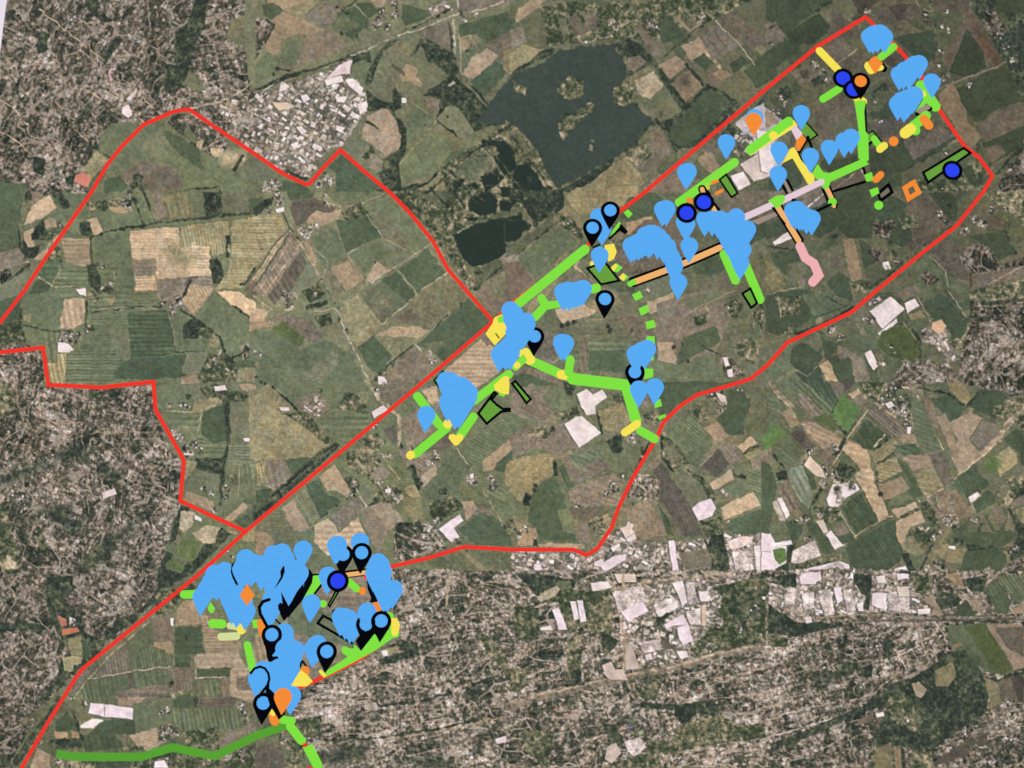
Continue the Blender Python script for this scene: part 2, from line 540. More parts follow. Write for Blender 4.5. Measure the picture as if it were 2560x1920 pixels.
p g2b 1230,670 1480,480 1640,690 1400,880
p g1 940,870 1210,690 1400,890 1300,1000 1080,1130
p g2c 1090,760 1210,690 1380,890 1300,960
p n5 900,860 1000,800 1200,960 1080,1130
p n5 1420,900 1650,700 1840,920 1600,1120 1500,1200 1200,1100 1320,950
p y3 740,940 880,900 1080,1150 1020,1230 880,1330 780,1240 720,1080
p b1c 1040,1230 1200,1160 1380,1160 1500,1200 1420,1260 1060,1240
p n5 1050,1260 1420,1260 1240,1400 1130,1400
p g2 880,1340 1020,1240 1180,1420 1060,1580 960,1500
e n4 1220,1060 1360,1030 1390,1110 1250,1110
r 8 570,780 620,600 520,500 400,430
r 7 930,810 1100,720 1380,530 1480,460
rc y2 8 790,540 870,490
rc y2 8 1380,530 1100,400 960,200
rc y2 8 870,880 1090,1150
rc y2 10 1090,1150 1320,950 1400,880 1650,690
rc y2 7 800,560 960,790
rc y2 8 1230,680 1400,890
d 10 1400,880 1030,610
h 7 1600,1110 1840,920
h 5 1540,1190 1600,1110
d 12 1600,1110 1770,970
p g2d 1380,1330 1840,920 2040,1120 1620,1470 1500,1350
p n1b 1180,1480 1380,1330 1560,1480 1400,1659 1100,1659
h 14 1060,1580 1180,1460 1360,1320
f2 1060,1560 1200,1470 1120,1600 980,1659
v 40 1500,1400 1520,1450 1100,1620 1130,1650
w 1050,1590 1110,1600 1140,1659 1060,1659
p g1 1440,1310 1620,1290 1540,1400
r 12 1380,1320 1440,1390
p b3 -60,1000 80,1020 100,1060 60,1120 -60,1130
rc b2 12 -40,780 180,460 300,330
rc n2 14 -60,770 130,500 280,320
p n3:60 -40,860 280,330 400,500 100,900
rc b3 16 20,740 260,370
rc g2 20 0,800 280,380
rc b3 16 60,900 140,790 380,460
p n2:60 100,910 380,520 450,620 300,850 160,980
rc b3 12 280,450 50,820
p g3 400,500 540,700 560,760 330,880 320,840 440,620
rc b2 20 370,420 480,600 560,760
p b1 400,420 460,410 520,560 530,660 480,600
r 14 560,760 640,900 720,1050 760,1200 860,1380 940,1560 980,1659
h 10 230,180 290,310 380,420
h 8 580,800 680,960
d 14 580,840 620,880 660,960 700,1000 720,1100 780,1200 810,1290 570,750
v 46 270,930 330,900 240,900 290,980
p b2 240,1010 330,1000 300,1060
p g1 360,900 560,760 700,1000 600,1000 460,980
f2 400,850 540,780 600,880 460,970
v 22 490,830 510,880
h 40 450,1000 600,960
f2 500,1080 640,1040 660,1140 560,1180
rc b1 10 460,1040 600,1020 700,1000
rc b3 14 -20,900 130,1010
r 12 60,1060 200,980
p g1 120,1020 460,1040 500,1150 400,1160 200,1130
p g2g 140,1180 240,1130 420,1260 380,1340 220,1270
p n3 180,1040 460,1100 580,1280 460,1290 300,1150 140,1080
p g1 -60,1200 140,1200 380,1350 340,1400 60,1480 -60,1440
v 30 0,1380 130,1130 40,1400
p b1 -60,1130 140,1120 150,1160 -60,1200
p g1 40,1460 380,1360 600,1280 840,1400 920,1659 0,1659
p g1b 400,1560 560,1400 700,1300 720,1380 460,1659
p n5 380,1600 700,1350 720,1480 560,1659
p g1c 740,1500 900,1500 930,1659 720,1659
d 14 0,1600 40,1640 80,1659
f2 1150,0 2212,-40 2212,150 2000,230 1720,360 1620,420 1300,140
f2 1450,260 1740,330 1820,620 1900,820 1860,860 1640,560 1520,380
p o2 1420,20 1600,-20 1700,30 1620,90 1480,60
p k2 1900,20 2050,40 2060,160 1940,190 1830,100
p k2 1710,380 1920,270 2300,200 2280,400 2100,580 1880,650 1780,560 1740,460
p o2 1880,680 2100,580 2212,560 2240,640 1900,820
d 34 1920,680
h 18 1880,850 2150,620
r 8 1740,350 1860,280
p n3 2110,560 2300,400 2300,580 2160,640
p b4b 1900,880 2212,620 2400,620 2400,820 2180,980 2040,1060
p n5b 2000,820 2212,640 2300,700 2200,900 2060,920
p b3c:0 1580,1580 1980,1240 2080,1380 2100,1560 1900,1700 1600,1700
p n1 1940,1260 2060,1160 2100,1300 2000,1330
s
p k2 1230,350 1262,352 1281,385 1291,418 1262,438 1246,415 1252,385
p k2 1203,442 1245,430 1262,446 1215,482
p k2 1178,492 1225,478 1246,502 1240,530 1200,536 1172,516
p k2 1252,466 1286,472 1276,495 1254,491
p k2 1250,503 1284,505 1276,530 1252,524
p k2 1160,545 1196,541 1190,556
rc g3 2 1215,352 1300,470
rc g3 2 1195,365 1268,448
rc g3 2 1175,380 1240,440
rc g3 2 1170,470 1300,455
rc g3 2 1248,430 1250,540
rc g3 2 1100,420 1210,500
h 4 1130,430 1190,505
h 4 1105,445 1160,515
h 4 1075,470 1130,530
h 5 1060,490 1180,380 1290,300
t 2 1
f -20,-20 440,-20 450,120 340,220 180,260 80,100 -20,80
p y1 460,40 560,-40 1080,-60 1100,20 960,120 800,180 600,200 520,140
p k2 -60,240 110,260 140,300 60,400 -60,460
p o2 -60,440 60,420 330,220 380,220 340,300 30,540 -60,560
d 30 200,270
f2 370,200 500,200 600,330 620,420 560,400 400,280
v 24 550,350 500,260
h 14 20,560 380,270
p g1 60,560 330,320 480,320 560,440 200,740 60,620
p b4b -60,600 60,610 180,760 20,940 -60,940
p b3 640,520 560,640 700,780 640,740 520,640 480,600
h 10 500,640 660,540
p n1 360,760 600,700 720,800 640,840 500,760
p g2 1000,60 1240,0 1300,60 1260,300 1040,270 920,220
p b3 980,260 1200,210 1260,290 1100,350 1000,360
p n3 860,420 980,340 960,420 880,440
f2 840,430 960,390 960,600 900,440
p n1 1500,20 2212,-20 2212,100 2000,240 1780,160 1700,60
p g1 1680,40 1880,60 1850,120 1720,100
p n1 1140,240 1500,240 1640,620 1500,600 1320,640 900,740 900,500
p g2 1560,620 1860,520 1900,640 1720,740 1560,700
p g3 1000,820 1360,700 1560,800 1200,900 1140,820
p b2 1170,950 1390,870 1420,980 1200,1050 1160,1020
p g3 660,1000 1000,860 1160,1100 860,1100 700,1060
p b2b 380,1020 640,960 760,1000 700,1060 440,1140 380,1060
p y1 600,960 900,880 960,960 760,1040
v 30 1170,850
p g3:0 200,1150 500,1130 860,1100 1140,1060 1180,1240 1000,1300 560,1280 280,1300
p n1 900,1020 1160,1100 1240,1200 1160,1300 1000,1240
p g1:0 300,1320 660,1280 1000,1260 1000,1400 660,1360 640,1500
p g2d 670,1370 960,1360 1000,1560 660,1540 
p n1:80 590,1270 660,1280 640,1560 580,1540
d 20 1030,1200 430,1150 540,1130 480,1130 830,1160 850,1200
p n1 0,1480 400,1560 500,1659 -50,1659
p g2d 0,1580 100,1560 400,1659 0,1700
p n1 220,1180 400,1240 340,1500 200,1420
p n3 1250,960 1700,840 1900,1060 1760,1400 1400,1480 1240,1240
p b3 1260,1290 1400,1300 1430,1580 1240,1580
p g2d 1480,1260 1760,1160 1800,1300 1560,1420 1420,1500
p g1 1560,1440 1740,1400 1780,1659 1480,1659
p g1 1200,1440 1480,1500 1480,1659 1100,1659
p g3 1440,940 1900,820 1980,860 1700,1000 1560,1020
rc b1 8 1440,1110 1620,990 1980,830
rc b3 8 1680,980 1720,1120
f2 1830,980 1930,920 2000,980 1970,1060 1900,1100 1850,1060
v 26 1930,1010 1890,1000
f2 1560,1080 1700,1040 1700,1140 1580,1160
f2 1900,1330 2060,1260 2140,1360 2100,1500 1980,1440
u 30 1800,1400 1900,1440 2000,1560 1980,1600 1840,1600
w 1820,1430 1860,1430 1880,1500 1850,1510
w 1860,1540 1910,1530 1910,1600 1870,1600
p g2 2160,540 2212,600 2212,700 2100,720 2060,620
f2 2060,980 2180,940 2160,1200 2090,1100
r 5 2070,1000 2100,1200
p o1 2060,600 2212,560 2350,800 2350,1000 2212,900 2120,900
p g2 2000,300 2212,240 2212,480 2060,500
p g3 2040,460 2212,380 2212,520 2060,540
h 12 1540,1280 1780,1400
d 18 1400,1340 1480,1300 1520,1460 
t 3 1
p n3 0,0 500,-60 520,180 300,200 0,180
p g2 300,180 700,0 920,200 900,400 700,400 600,300 460,400 300,300
p g2 580,0 1000,0 1240,120 900,240 500,200
p b4 -20,200 130,120 160,160 -20,250
rc w1 14 340,130 480,20
rc n4 18 -20,170 300,60
p g2 -20,300 120,220 200,330 100,360 -20,420
w 40,430 190,330 210,400 60,460
h 10 -20,470 230,500
p g2 20,530 240,500 300,620 180,640 160,720 60,640
p o1 -20,560 60,640 140,740 160,860 -20,880
p g3 180,620 300,600 350,660 280,760 200,780
p o1b 430,560 580,520 600,700 480,720
p g3 420,540 640,430 660,640 580,760 490,760
p b1b 640,400 740,400 800,640 820,760 720,770 680,620
p g2 780,400 900,480 940,620 860,740 820,640
p g2 500,780 620,680 700,760 740,960 560,880
p n1 520,560 640,540 640,640 560,660
p n1 1200,100 1420,0 1640,280 1560,330 1240,440 1160,320
p g2 980,160 1160,100 1260,420 1150,480 1020,420 920,380
u 20 900,290 1070,220 1100,300 1040,400 940,390
f 530,360 600,360 590,400 540,400
h 34 1050,440 1100,540
u 30 860,500 980,480 1000,600 900,620
w 990,610 1040,600 1060,660 1000,690
v 30 1100,600 1020,660
f2 1130,230 1280,200 1300,320 1160,320
p g1 830,660 960,600 1040,700 900,780
h 20 840,860 1040,720 1200,570 1460,350 1600,300
p n2 1200,440 1480,340 1400,440 1240,500
v 36 1500,200 1540,260 1480,190
p g2 1380,0 1580,0 1640,120 1640,260 1560,240
h 20 1440,0 1560,120 1630,240
rc g3 8 1200,560 1360,420
p g2 -20,880 300,840 700,980 400,1100 100,1240 -20,1200
f2 60,900 280,900 280,1060 120,1080
r 5 90,900 110,1080
r 6 -20,890 280,820
p n3 280,740 330,740 330,800 280,800
f2 110,820 180,810 180,850
p o1 430,960 500,960 500,1040 420,1060
p g1 300,880 560,860 660,980 400,1080
rc b1 6 700,780 760,950
h 14 360,840 660,980
h 18 220,1240 500,1120 740,1000
f2 140,1180 240,1160 260,1240 150,1260
f2 700,800 860,780 880,860 780,880
w 880,1030 1060,900 1180,1010 990,1180
w 950,1220 1110,1090 1120,1120 980,1250
w 1180,960 1270,920 1310,980 1200,1050
wc cbbab8 870,960 960,900 980,930 870,990
v 40 840,1100 920,950 900,1110 860,1130
p y1 1210,1060 1340,1020 1360,1080 1240,1120
p g2 1340,960 1500,880 1700,1080 1540,1200 1440,1100
r 6 1270,860 1410,1120
r 7 1380,540 1530,680 1560,860 1710,1080
p n1 1500,400 1700,480 1740,780 1580,740 1400,520
p g1 1200,640 1380,540 1500,720 1300,880
u 20 1300,700 1380,680 1480,760 1400,820 1340,780
p n3 1080,880 1260,800 1340,860 1180,930
p g3 1040,820 1200,700 1240,780 1100,860
p g2 1720,380 2050,330 2140,520 2000,600 1850,460
h 26 2040,340 2140,530
p n1 1900,200 2060,240 2020,320 1900,320
v 46 1830,270 1780,230 1940,160 1700,340 2060,130 1860,280
u 15 1640,560 1760,460 1900,460 2000,640 2212,560 2300,700 2212,700 1800,800 1740,680
f2 1860,0 2212,-20 2212,300 2060,120 1860,60
p n3 1740,720 2212,640 2212,720 1780,840
p rb2 1740,700 1760,690 1770,820 1740,820
rc b3 9 1900,800 2212,640
f2 1740,860 2212,760 2212,1000 1740,980
u 8 1740,940 2400,940 2400,1800 1660,1659 1660,1400 1740,1140
f2 1660,1400 1800,1000 1700,1100 1560,1200 1640,1500
h 34 1850,960 2212,930
rc n3 14 1860,985 2212,985
p g2 1560,1160 1740,1080 1700,1240 1600,1280
ib 55 1310,1200 1490,1100 1540,1180 1560,1260 1660,1440 1560,1480 1440,1320 1340,1300
wc d4b090 1420,1130 1500,1100 1540,1160 1480,1240 1410,1180
p g2g 980,1200 1100,1160 1200,1160 1320,1340 1290,1460 1060,1440 940,1330
h 22 1250,1180 1310,1300 1320,1420 1260,1460
rc b1 8 760,1130 860,1300 1000,1440
rc b1 7 1170,1130 1280,1280
p g1 700,1180 900,1260 960,1380 860,1420 680,1320
p g1b 800,1100 900,1150 960,1240 880,1290
v 36 560,1180 640,1250 600,1280 540,1200
v 20 1060,1330 1090,1390
w 835,1395 890,1365 960,1500 910,1540 870,1480
v 22 960,1480 1000,1480
p g2 210,1340 420,1240 480,1440 300,1560 180,1500
p g3 300,1300 440,1210 480,1300 430,1380
p g1 0,1520 140,1400 240,1540 140,1659 -20,1659
p g2 460,1260 640,1340 620,1460 500,1480
p n3 600,1320 820,1440 900,1659 720,1659 620,1500
p g2 520,1480 700,1420 760,1659 600,1659
p b2 440,1500 520,1450 620,1659 520,1659
p g2 240,1560 440,1480 480,1659 300,1659
rc b1 7 20,1659 240,1540 340,1590 500,1440 640,1380
v 60 1200,1500 1300,1520 1160,1560 1400,1500
u 25 1180,1500 1560,1480 1660,1659 1100,1700 1040,1640
t 0 2
u 8 -200,-20 420,20 880,50 1310,0 1340,230 1480,560 1590,700 1550,1000 1560,1100 1480,1200 1400,1560 1340,1659 -200,1659
f2 -60,-20 100,0 140,200 -60,340
f2 760,60 880,80 870,180 780,200
f 1140,480 1200,500 1200,600 1150,600
e f 680,520 800,560 760,700 640,640 440,680 380,740 120,840 -40,900 -40,820 200,720 400,620
e f 860,680 1040,760 1000,860 880,800
e f 160,1180 440,1060 620,1040 600,1300 540,1200 380,1180
e f 700,1130 800,1120 640,1300 560,1200
f 780,1040 860,980 880,1000 800,1060
f2 -60,1000 60,1060 100,1280 200,1560 60,1659 -60,1500
e f 820,1400 1000,1300 1180,1160 1240,1100 1240,1160 1060,1340 860,1540 760,1659 620,1659
f2 300,1200 380,1300 420,1500 340,1400
rc b1 9 350,350 560,340 700,330
rc b1 8 600,480 800,430 1000,350
rc b1 8 880,380 1200,420
rc b1 9 140,-20 150,180
rc b3 14 200,80 340,160 360,300
rc b1 8 160,200 290,400
rc b1 8 840,420 1340,420
rc g3 8 1040,780 1300,860 1540,1010
h 12 1080,840 1300,940 1540,1040
v 50 240,60 280,160 100,690 430,650 880,620 1180,310 440,400
wc e0d0cc 880,940 990,900 1010,950 890,990
v 50 120,960 180,1000 400,1160 620,1160 1300,1330 1440,1330 200,1060 800,160
p y2 60,1480 140,1540 130,1600 50,1600
p g1 1350,0 1700,0 1700,160 1480,230 1370,220
p g3 1640,0 1880,-20 2212,-20 2212,200 1980,180 1900,100 1700,160
f2 1720,40 1860,0 2150,100 2130,150 1960,160 1740,80
w 1850,20 1940,10 1960,50 1860,60
p b1 2060,0 2212,0 2212,90 2100,60
p y1 1680,140 1880,110 1920,150 1740,240 1660,230
v 28 1460,190 1600,180 1640,200 1560,170
d 24 1630,110 2120,120
rc y2 10 1400,235 1740,240 1920,150
p g1:0 1430,250 1730,245 1700,400 1500,400
p g2 1750,240 1930,170 1980,340 1980,480 1850,510 1740,440
p g3 1980,200 2212,160 2212,460 2060,460 1980,420
rc y2 9 1750,240 1710,420
rc b1 8 1500,400 1720,400
v 44 1560,470 1600,540 1640,600 1680,520 1500,430
w 1590,600 1670,600 1670,615 1590,615
p g1:0 1700,420 1800,510 1960,520 1960,640 1740,680
f 1920,120 1980,120 1990,400 2000,560 1950,660 1920,1060 1890,1060 1900,780 1700,740 1680,640 1920,640 1960,520
v 22 1740,560 1750,600
p g3:0 1980,520 2212,520 2212,680 1960,700
w 2100,470 2212,460 2212,500 2110,500
p y3 1610,660 1700,670 1680,740 1600,820
p g3b 1610,840 1700,760 1900,780 1890,940 1800,900 1600,920
p b1:60 1600,920 1720,960 1840,1020 1860,1100 1580,1010
p g3 1960,700 2212,670 2212,960 1980,960
f2 1950,800 2040,780 2060,860 1980,860
v 30 1760,900 1820,940 1950,980 1960,900 1860,1090
p g1:80 2060,700 2212,680 2212,860 2060,940
rc y2 7 2070,700 2060,960
rc y2 7 2190,680 2190,860
p g1 1930,1060 2212,980 2212,1160 2140,1230 1930,1150
p b3 1940,1160 2100,1030 2150,1060 2010,1190
p g2:50 2020,1190 2212,1080 2212,1180 2120,1250
f 1560,1050 1640,1060 1560,1200 1520,1340 1460,1400 1500,1200
p y2b 1560,1100 1680,1110 1660,1220 1600,1280 1550,1240
p y2b 1660,1290 1780,1220 1900,1240 1860,1360 1800,1400 1700,1340
p g3g 1520,1420 1580,1330 1730,1370 1700,1480 1640,1530 1490,1470
p g3g 1470,1500 1600,1560 1590,1600 1540,1630 1430,1570
w 1680,1130 1740,1160 1740,1190 1680,1170
f 1350,1659 1440,1440 1500,1480 1430,1560 1440,1600 1560,1640 1600,1560 1700,1500 1760,1380 1860,1380 1900,1240 2000,1300 1900,1400 1640,1659
p y3 2080,1300 2212,1200 2212,1360 2100,1360
p b1 1980,1270 2060,1280 2030,1310
v 20 2000,1490 1960,1450
t 1 2
p y1 -60,60 60,30 120,0 300,180 380,300 640,520 540,640 0,660 -60,640
p g1 140,0 940,0 980,120 980,240 1000,340 760,560 700,540 520,320 400,240 340,180 260,160 240,60
p g3b 860,80 1000,60 960,180 900,180
p g1:0 520,320 680,220 960,220 990,340 760,540
f2 760,80 860,80 960,200 960,260 840,240 700,200
h 9 540,0 570,60 480,130
p n3 330,170 480,90 540,80 650,190 520,310 420,240
ib 35 400,190 540,90 600,190 520,300 440,250
h 16 140,20 330,200 540,400 660,500
f2 220,250 440,240 660,500 600,520 380,340
w 200,200 280,200 290,230 220,230
p g2 240,650 480,630 600,540 680,560 340,800 240,700
p n3:80 90,660 240,640 320,800 180,920 90,860
p y1:80 0,680 90,660 80,860 0,870
f -20,1060 120,965 320,785 480,645 690,500 730,530 520,735 330,895 130,1075 -20,1190
rc n3 8 -20,1100 120,1015 320,840 480,700 690,535
rc y2 9 0,870 100,880 160,910
p g2:0 0,920 140,900 100,1030 0,1110
p b1c 540,800 680,700 760,820 830,960 780,980 680,920 620,920
f 760,800 830,810 900,880 860,950 800,900
p g2:60 430,860 540,820 620,960 760,1010 560,1170 470,1000
p g3:60 300,990 430,900 560,1160 500,1220 340,1080
p b3c 230,1060 330,1000 380,1100 470,1240 430,1270 320,1270
p g3:0 100,1180 220,1080 320,1280 400,1290 300,1340 120,1300
p g3:0 0,1220 100,1180 200,1400 80,1500 0,1400
p b1 0,1260 100,1280 160,1380 60,1480 0,1480
p g1 420,1270 500,1220 480,1400 400,1340
p b2c:0 510,1220 630,1160 720,1280 880,1150 940,1290 960,1440 620,1480 500,1360
p n3 640,1140 860,980 940,1060 860,1150 720,1270
r 8 480,1240 780,980
h 10 500,1220 620,1110 780,990
f2 770,600 1000,520 1100,700 1000,800 1080,880 1240,880 1160,960 1080,920 960,820 880,780 780,680
p g3b 890,940 960,860 1040,900 980,1060 940,1060
p n3 980,780 1100,700 1160,780 1080,830
f2 1000,1000 1090,900 1260,900 1280,980 1240,1060 1180,1100 960,1060
v 44 1150,920 1200,950 1230,980 1150,1060 860,860 1060,840 830,960
w 1120,910 1170,900 1160,940 1120,940
rc b1 12 1040,560 1120,660 1260,840
v 24 1100,620 1100,500 1160,620
r 11 860,900 960,1060
h 18 1210,440 1280,600
rc b3 34 960,-20 1080,140 1240,280 1240,440 1220,520
w 1000,240 1100,180 1140,220 1020,300
v 40 1060,60 1180,80 1120,20 1030,350
p n1 1060,20 1300,-20 1340,60 1180,160 1080,120
p n2b 1100,400 1180,360 1220,440 1180,520
f2 880,480 1040,420 1100,500 1080,560 920,560
p n3 1250,330 1400,200 1500,300 1560,420 1300,560 1280,440
p n3 1430,40 1500,0 1600,120 1560,230
p b2c 1440,60 1560,10 1580,160 1520,180
p n3b:30 1220,560 1400,560 1560,640 1600,700 1440,900 1400,780 1300,700
p n2 1450,520 1640,400 1700,520 1560,600
p g1:30 1600,700 1740,560 1860,700 1760,860 1900,900 1700,1000 1500,1040 1440,920
p b3 1420,800 1560,680 1560,780 1440,900
v 40 1540,610 1560,640 1360,560 1500,680
rc n3 9 1540,700 1700,540
d 34 1340,730 1380,800 1390,860 1610,930
h 30 1370,760 1400,900
p y1 1280,890 1370,860 1430,1000 1300,960
p o1 1300,980 1420,980 1440,1100 1480,1160 1380,1200 1280,1080
rc n3 10 1420,880 1500,1100 1600,1300
p n3 980,1060 1080,1010 1240,1120 1280,1190 1140,1280 1020,1100
p n3b 900,1080 980,1060 1140,1280 1060,1460 960,1280
u 30 1200,1200 1400,1180 1560,1240 1640,1420 1240,1540 1180,1440
f2 1500,1040 1700,960 1800,1060 1640,1150 1580,1200 1500,1140
v 46 1280,1440 1350,1460 1480,1240 1560,1180 1240,1480
wp 1575,1255 1760,1125 1795,1180 1710,1245 1755,1320 1690,1370
v 20 1740,1370 1720,1350
p b3 1780,1020 1880,1000 1920,1080 1820,1190
p n3 1880,1100 1980,1050 2060,1120 1940,1160
p g2d 1740,1260 1940,1110 2060,1140 2200,1260 2212,1400 1900,1390
p g1:30 1900,440 2000,330 2212,240 2212,480 2060,640 1940,760 1860,700 1760,560
p b1 1960,660 2212,460 2212,580 2080,740 1960,760
p g2 2080,680 2212,560 2212,700 2140,760 2060,740
p g1c:30 2000,900 2150,820 2212,760 2212,1160 2140,1200 1980,1020
v 44 1860,800 1880,840 2020,820 2060,860 2040,890 1860,850
w 1840,780 1880,770 1880,810 1850,820
r 9 1740,560 1860,740
rc b1 11 1960,900 2040,1050 2130,1200 2200,1300
f2 2120,1200 2212,1160 2260,1280 2140,1280
p n3 2212,60 2400,0 2400,300 2212,300
p g1 1780,820 1940,960 1840,1000 1740,900
t 2 2
p n3c:30 160,60 300,40 480,160 400,300 160,300 60,240
p g1 260,100 400,20 560,100 540,200 380,300
f 440,-20 560,0 520,110 470,100
p g1d -20,240 100,300 100,420 -20,440
p n3 -20,440 200,340 440,340 560,540 400,640 240,540 0,640
f2 140,400 260,370 360,400 300,480 160,460
d 22 340,390 230,400
p y1b -20,660 200,600 400,600 360,780 220,860 180,960 60,1040 -60,900 -60,720
p g1 -60,860 40,1000 140,1060 120,1180 -60,1100
p g2d 130,1180 160,960 230,860 360,800 440,960 480,1100 560,1350 330,1360 220,1300 180,1220
p g1 390,1100 500,1080 540,1300 440,1280
d 30 120,990 130,960 120,1020
d 18 200,870 190,910
f 350,680 380,640 400,800 360,800
p n3 430,640 470,600 620,820 560,880 480,720
p g2:70 400,720 440,680 530,880 470,900
p g1c:20 480,620 760,560 860,720 660,840 590,720 520,660
p n3:20 590,720 760,640 840,720 660,830
p n3:20 490,930 680,850 880,770 960,860 920,1050 560,1060 500,1000
v 44 870,880 830,940 900,920 560,1060
rc b3 8 500,910 700,830 860,740
rc b1 7 740,600 880,760
p g1 760,560 830,500 1060,500 1180,560 1060,740 900,760
f 810,500 900,440 940,440 960,560 930,600 880,560
v 26 1040,460 960,790 1000,470
f2 1110,540 1180,520 1160,640 1100,640
h 20 1180,520 1060,760
p n1 500,1080 740,1060 780,1180 640,1200 520,1160
f2 640,1200 840,1100 880,1240 780,1320 680,1260
p b1 780,1140 830,1120 840,1180 790,1200
p n3b 530,1200 640,1200 700,1350 580,1380
p b1 220,1380 600,1370 640,1420 240,1410
p b1 50,1230 210,1240 220,1400 60,1400
v 30 60,1280 120,1250 60,1320
f 180,1340 220,1340 220,1400 180,1400
ib 30 460,130 500,150
w 560,90 640,40 700,90 780,50 820,110 720,190 720,260 650,270 600,200
w 450,350 590,260 770,420 580,550
f2 360,240 560,200 600,270 420,320
f2 860,80 960,80 980,160 880,160
p y1c:0 760,220 960,160 1040,320 940,420 820,410 740,280
h 20 740,260 780,420
f 810,500 960,420 900,520 940,600 880,600
v 22 1040,450 1060,500
p n3 1110,180 1160,100 1220,200
f2 1120,270 1250,230 1280,330 1160,360
p g2d 1280,-20 2000,-20 1600,90 1420,200 1300,310 1250,200
f2 1500,210 1640,160 1720,260 1700,320 1600,320
v 50 1780,110 1830,160 1960,80 1820,220 2000,140 1720,90
wc d8c8bc 1760,70 1840,100 1860,160 1800,150
p g1:40 1330,420 1560,240 1740,480 1600,700 1500,640 1340,520
p g1c:45 1460,640 1740,500 1600,720
p b3b 1650,380 1770,330 1870,450 1780,510
p g2 1880,40 2000,60 2060,180 2000,440 1880,440 1760,300 1850,240
p g1b 1970,340 2060,260 2150,250 2212,380 2212,560 2120,500
p b2 1940,540 2060,450 2120,510 2000,590
p n2 1650,700 1780,560 1880,680 1760,810
p n3b:50 1790,550 1890,490 2000,660 1900,720
rc b3 8 1620,700 1870,470
rc b3 8 1760,820 2000,660
p y1:40 2000,600 2130,560 2160,600 2040,660
h 16 2000,600 2060,540 2200,540
p g1d:20 2010,780 2212,640 2212,1050 2140,1040 2060,880
p n3 2060,660 2212,570 2212,740 2080,740
f2 1300,440 1420,520 1540,680 1500,700 1380,740 1280,640
p g3b 1320,540 1400,520 1460,620 1380,700
h 24 1290,440 1300,640 1400,760 1560,1000 1660,1250
p g3b 1390,770 1480,740 1700,960 1690,1000 1550,1060 1420,860
p b2 1700,870 1890,730 1920,820 1800,890 1740,910
p g1b 1800,900 1960,830 2030,830 2060,910 1900,970 1840,960
p g1 1900,700 2000,680 2020,800 1960,810
h 26 1920,780 2010,810
v 26 1820,920 1850,950
p b2 1800,1070 2080,930 2150,1050 1830,1170 
f2 1480,720 1640,800 1720,880 1760,1000 1780,1120 1720,1080 1640,880 1520,760
wp 1550,1080 1600,1030 1720,990 1760,1070 1730,1140 1610,1180
f2 1620,1200 1800,1140 1850,1300 1760,1400 1680,1320
p g2 1880,1170 2212,1060 2212,1270 2000,1320 1860,1260
v 22 1900,1320 1870,1200
p n3c 960,1080 1180,1000 1240,1100 1360,1310 1120,1350 1060,1300 
p n2b:65 1180,720 1290,680 1400,840 1560,1080 1640,1310 1480,1320 1280,1000 1260,820
rc n3 7 1300,1040 1480,1320
u 20 1090,780 1170,780 1280,840 1260,1000 1160,1010 1000,980 980,900
p n3 1180,700 1280,600 1290,680 1200,760
f2 1010,1010 1080,1040 1050,1080
p g2:60 1260,1040 1360,1180 1400,1320 1340,1300 
iu 25 900,1250 1020,1200 1100,1360 1340,1380 1700,1330 1900,1300 2212,1290 2212,1659 0,1659 0,1440 540,1450 660,1500 760,1440
wc e0ccc0 930,1240 1020,1220 1060,1290 980,1330
w 980,1340 1060,1290 1080,1330 1010,1370
wp 710,1540 770,1510 790,1540 900,1480 990,1470 980,1520 800,1620 770,1580 710,1570
w 850,1410 930,1380 940,1400 870,1450
wp 190,1560 250,1560 260,1600 320,1580 320,1640 190,1650
wp 1350,1360 1400,1350 1440,1610 1390,1620
p n1x 1440,1460 1740,1410 1760,1580 1500,1610
v 40 1260,1480 1200,1600 640,1640
p w1 1870,1350 2080,1310 2080,1370 1900,1440
w 2090,1400 2250,1380 2400,1400 2400,1600 2110,1620
ws 1900,1460 2060,1440 2090,1600 1940,1640
f 1720,1300 1820,1300 1860,1420 1880,1600 1700,1659 1720,1500 1640,1300 1700,1380
t 3 2
p g1b:20 -20,20 60,100 150,200 90,330 0,340
rc b1 40 20,-20 100,100 200,200 260,320
p b1c 110,250 190,200 240,300 320,320 200,390
p g1:45 110,-20 300,-20 600,180 540,250 380,200 260,60
p g2:60 330,-20 520,-20 620,150 580,220 480,140
p n3:50 260,80 340,100 500,270 380,300 260,170
p g1 200,210 260,180 340,300 280,330
p n3 530,-20 660,-20 640,100 600,130
p n2b 640,-20 760,-20 700,60 660,60
p b2 680,90 780,40 800,80 740,130
p n3 740,120 860,40 930,80 860,160 780,190
f2 770,-20 1000,-20 920,140 840,130
p g2v 540,260 640,90 800,210 690,420 
h 10 540,260 620,120
h 28 540,290 690,450
f 840,200 720,400 690,450 660,560 600,640 560,620 640,480
rc b2 10 860,230 720,420 600,640 540,720
p g2g 390,290 500,250 640,410 560,390 420,330
p b3b:25 280,340 400,330 640,470 560,600 520,640 440,520 300,370
p b1 -20,500 60,480 100,560 20,580
p g1v -60,480 40,330 160,420 60,540 -20,580
p g1:40 30,570 160,420 320,600 200,700 80,680
p n2c 190,430 290,380 420,540 350,600
h 12 30,600 140,720
v 50 360,600 330,680 420,760 480,720 560,770 560,560 600,840 520,800 
wc d8c4b0 310,700 360,620 460,720 500,820 420,800
p n1 410,580 560,540 560,660 500,720
p g1b -20,720 100,740 160,880 80,960 -20,920
p g2d -60,640 20,700 80,900 20,1240 -60,1240
f 60,760 150,740 170,820 80,840
p gr:60 160,760 200,710 300,700 400,930 360,1070 280,1020
p n3b:60 70,880 160,830 290,1060 180,1120
p w1g 30,1020 100,980 180,1140 150,1190 100,1180
w 80,990 120,980 190,1130 160,1170
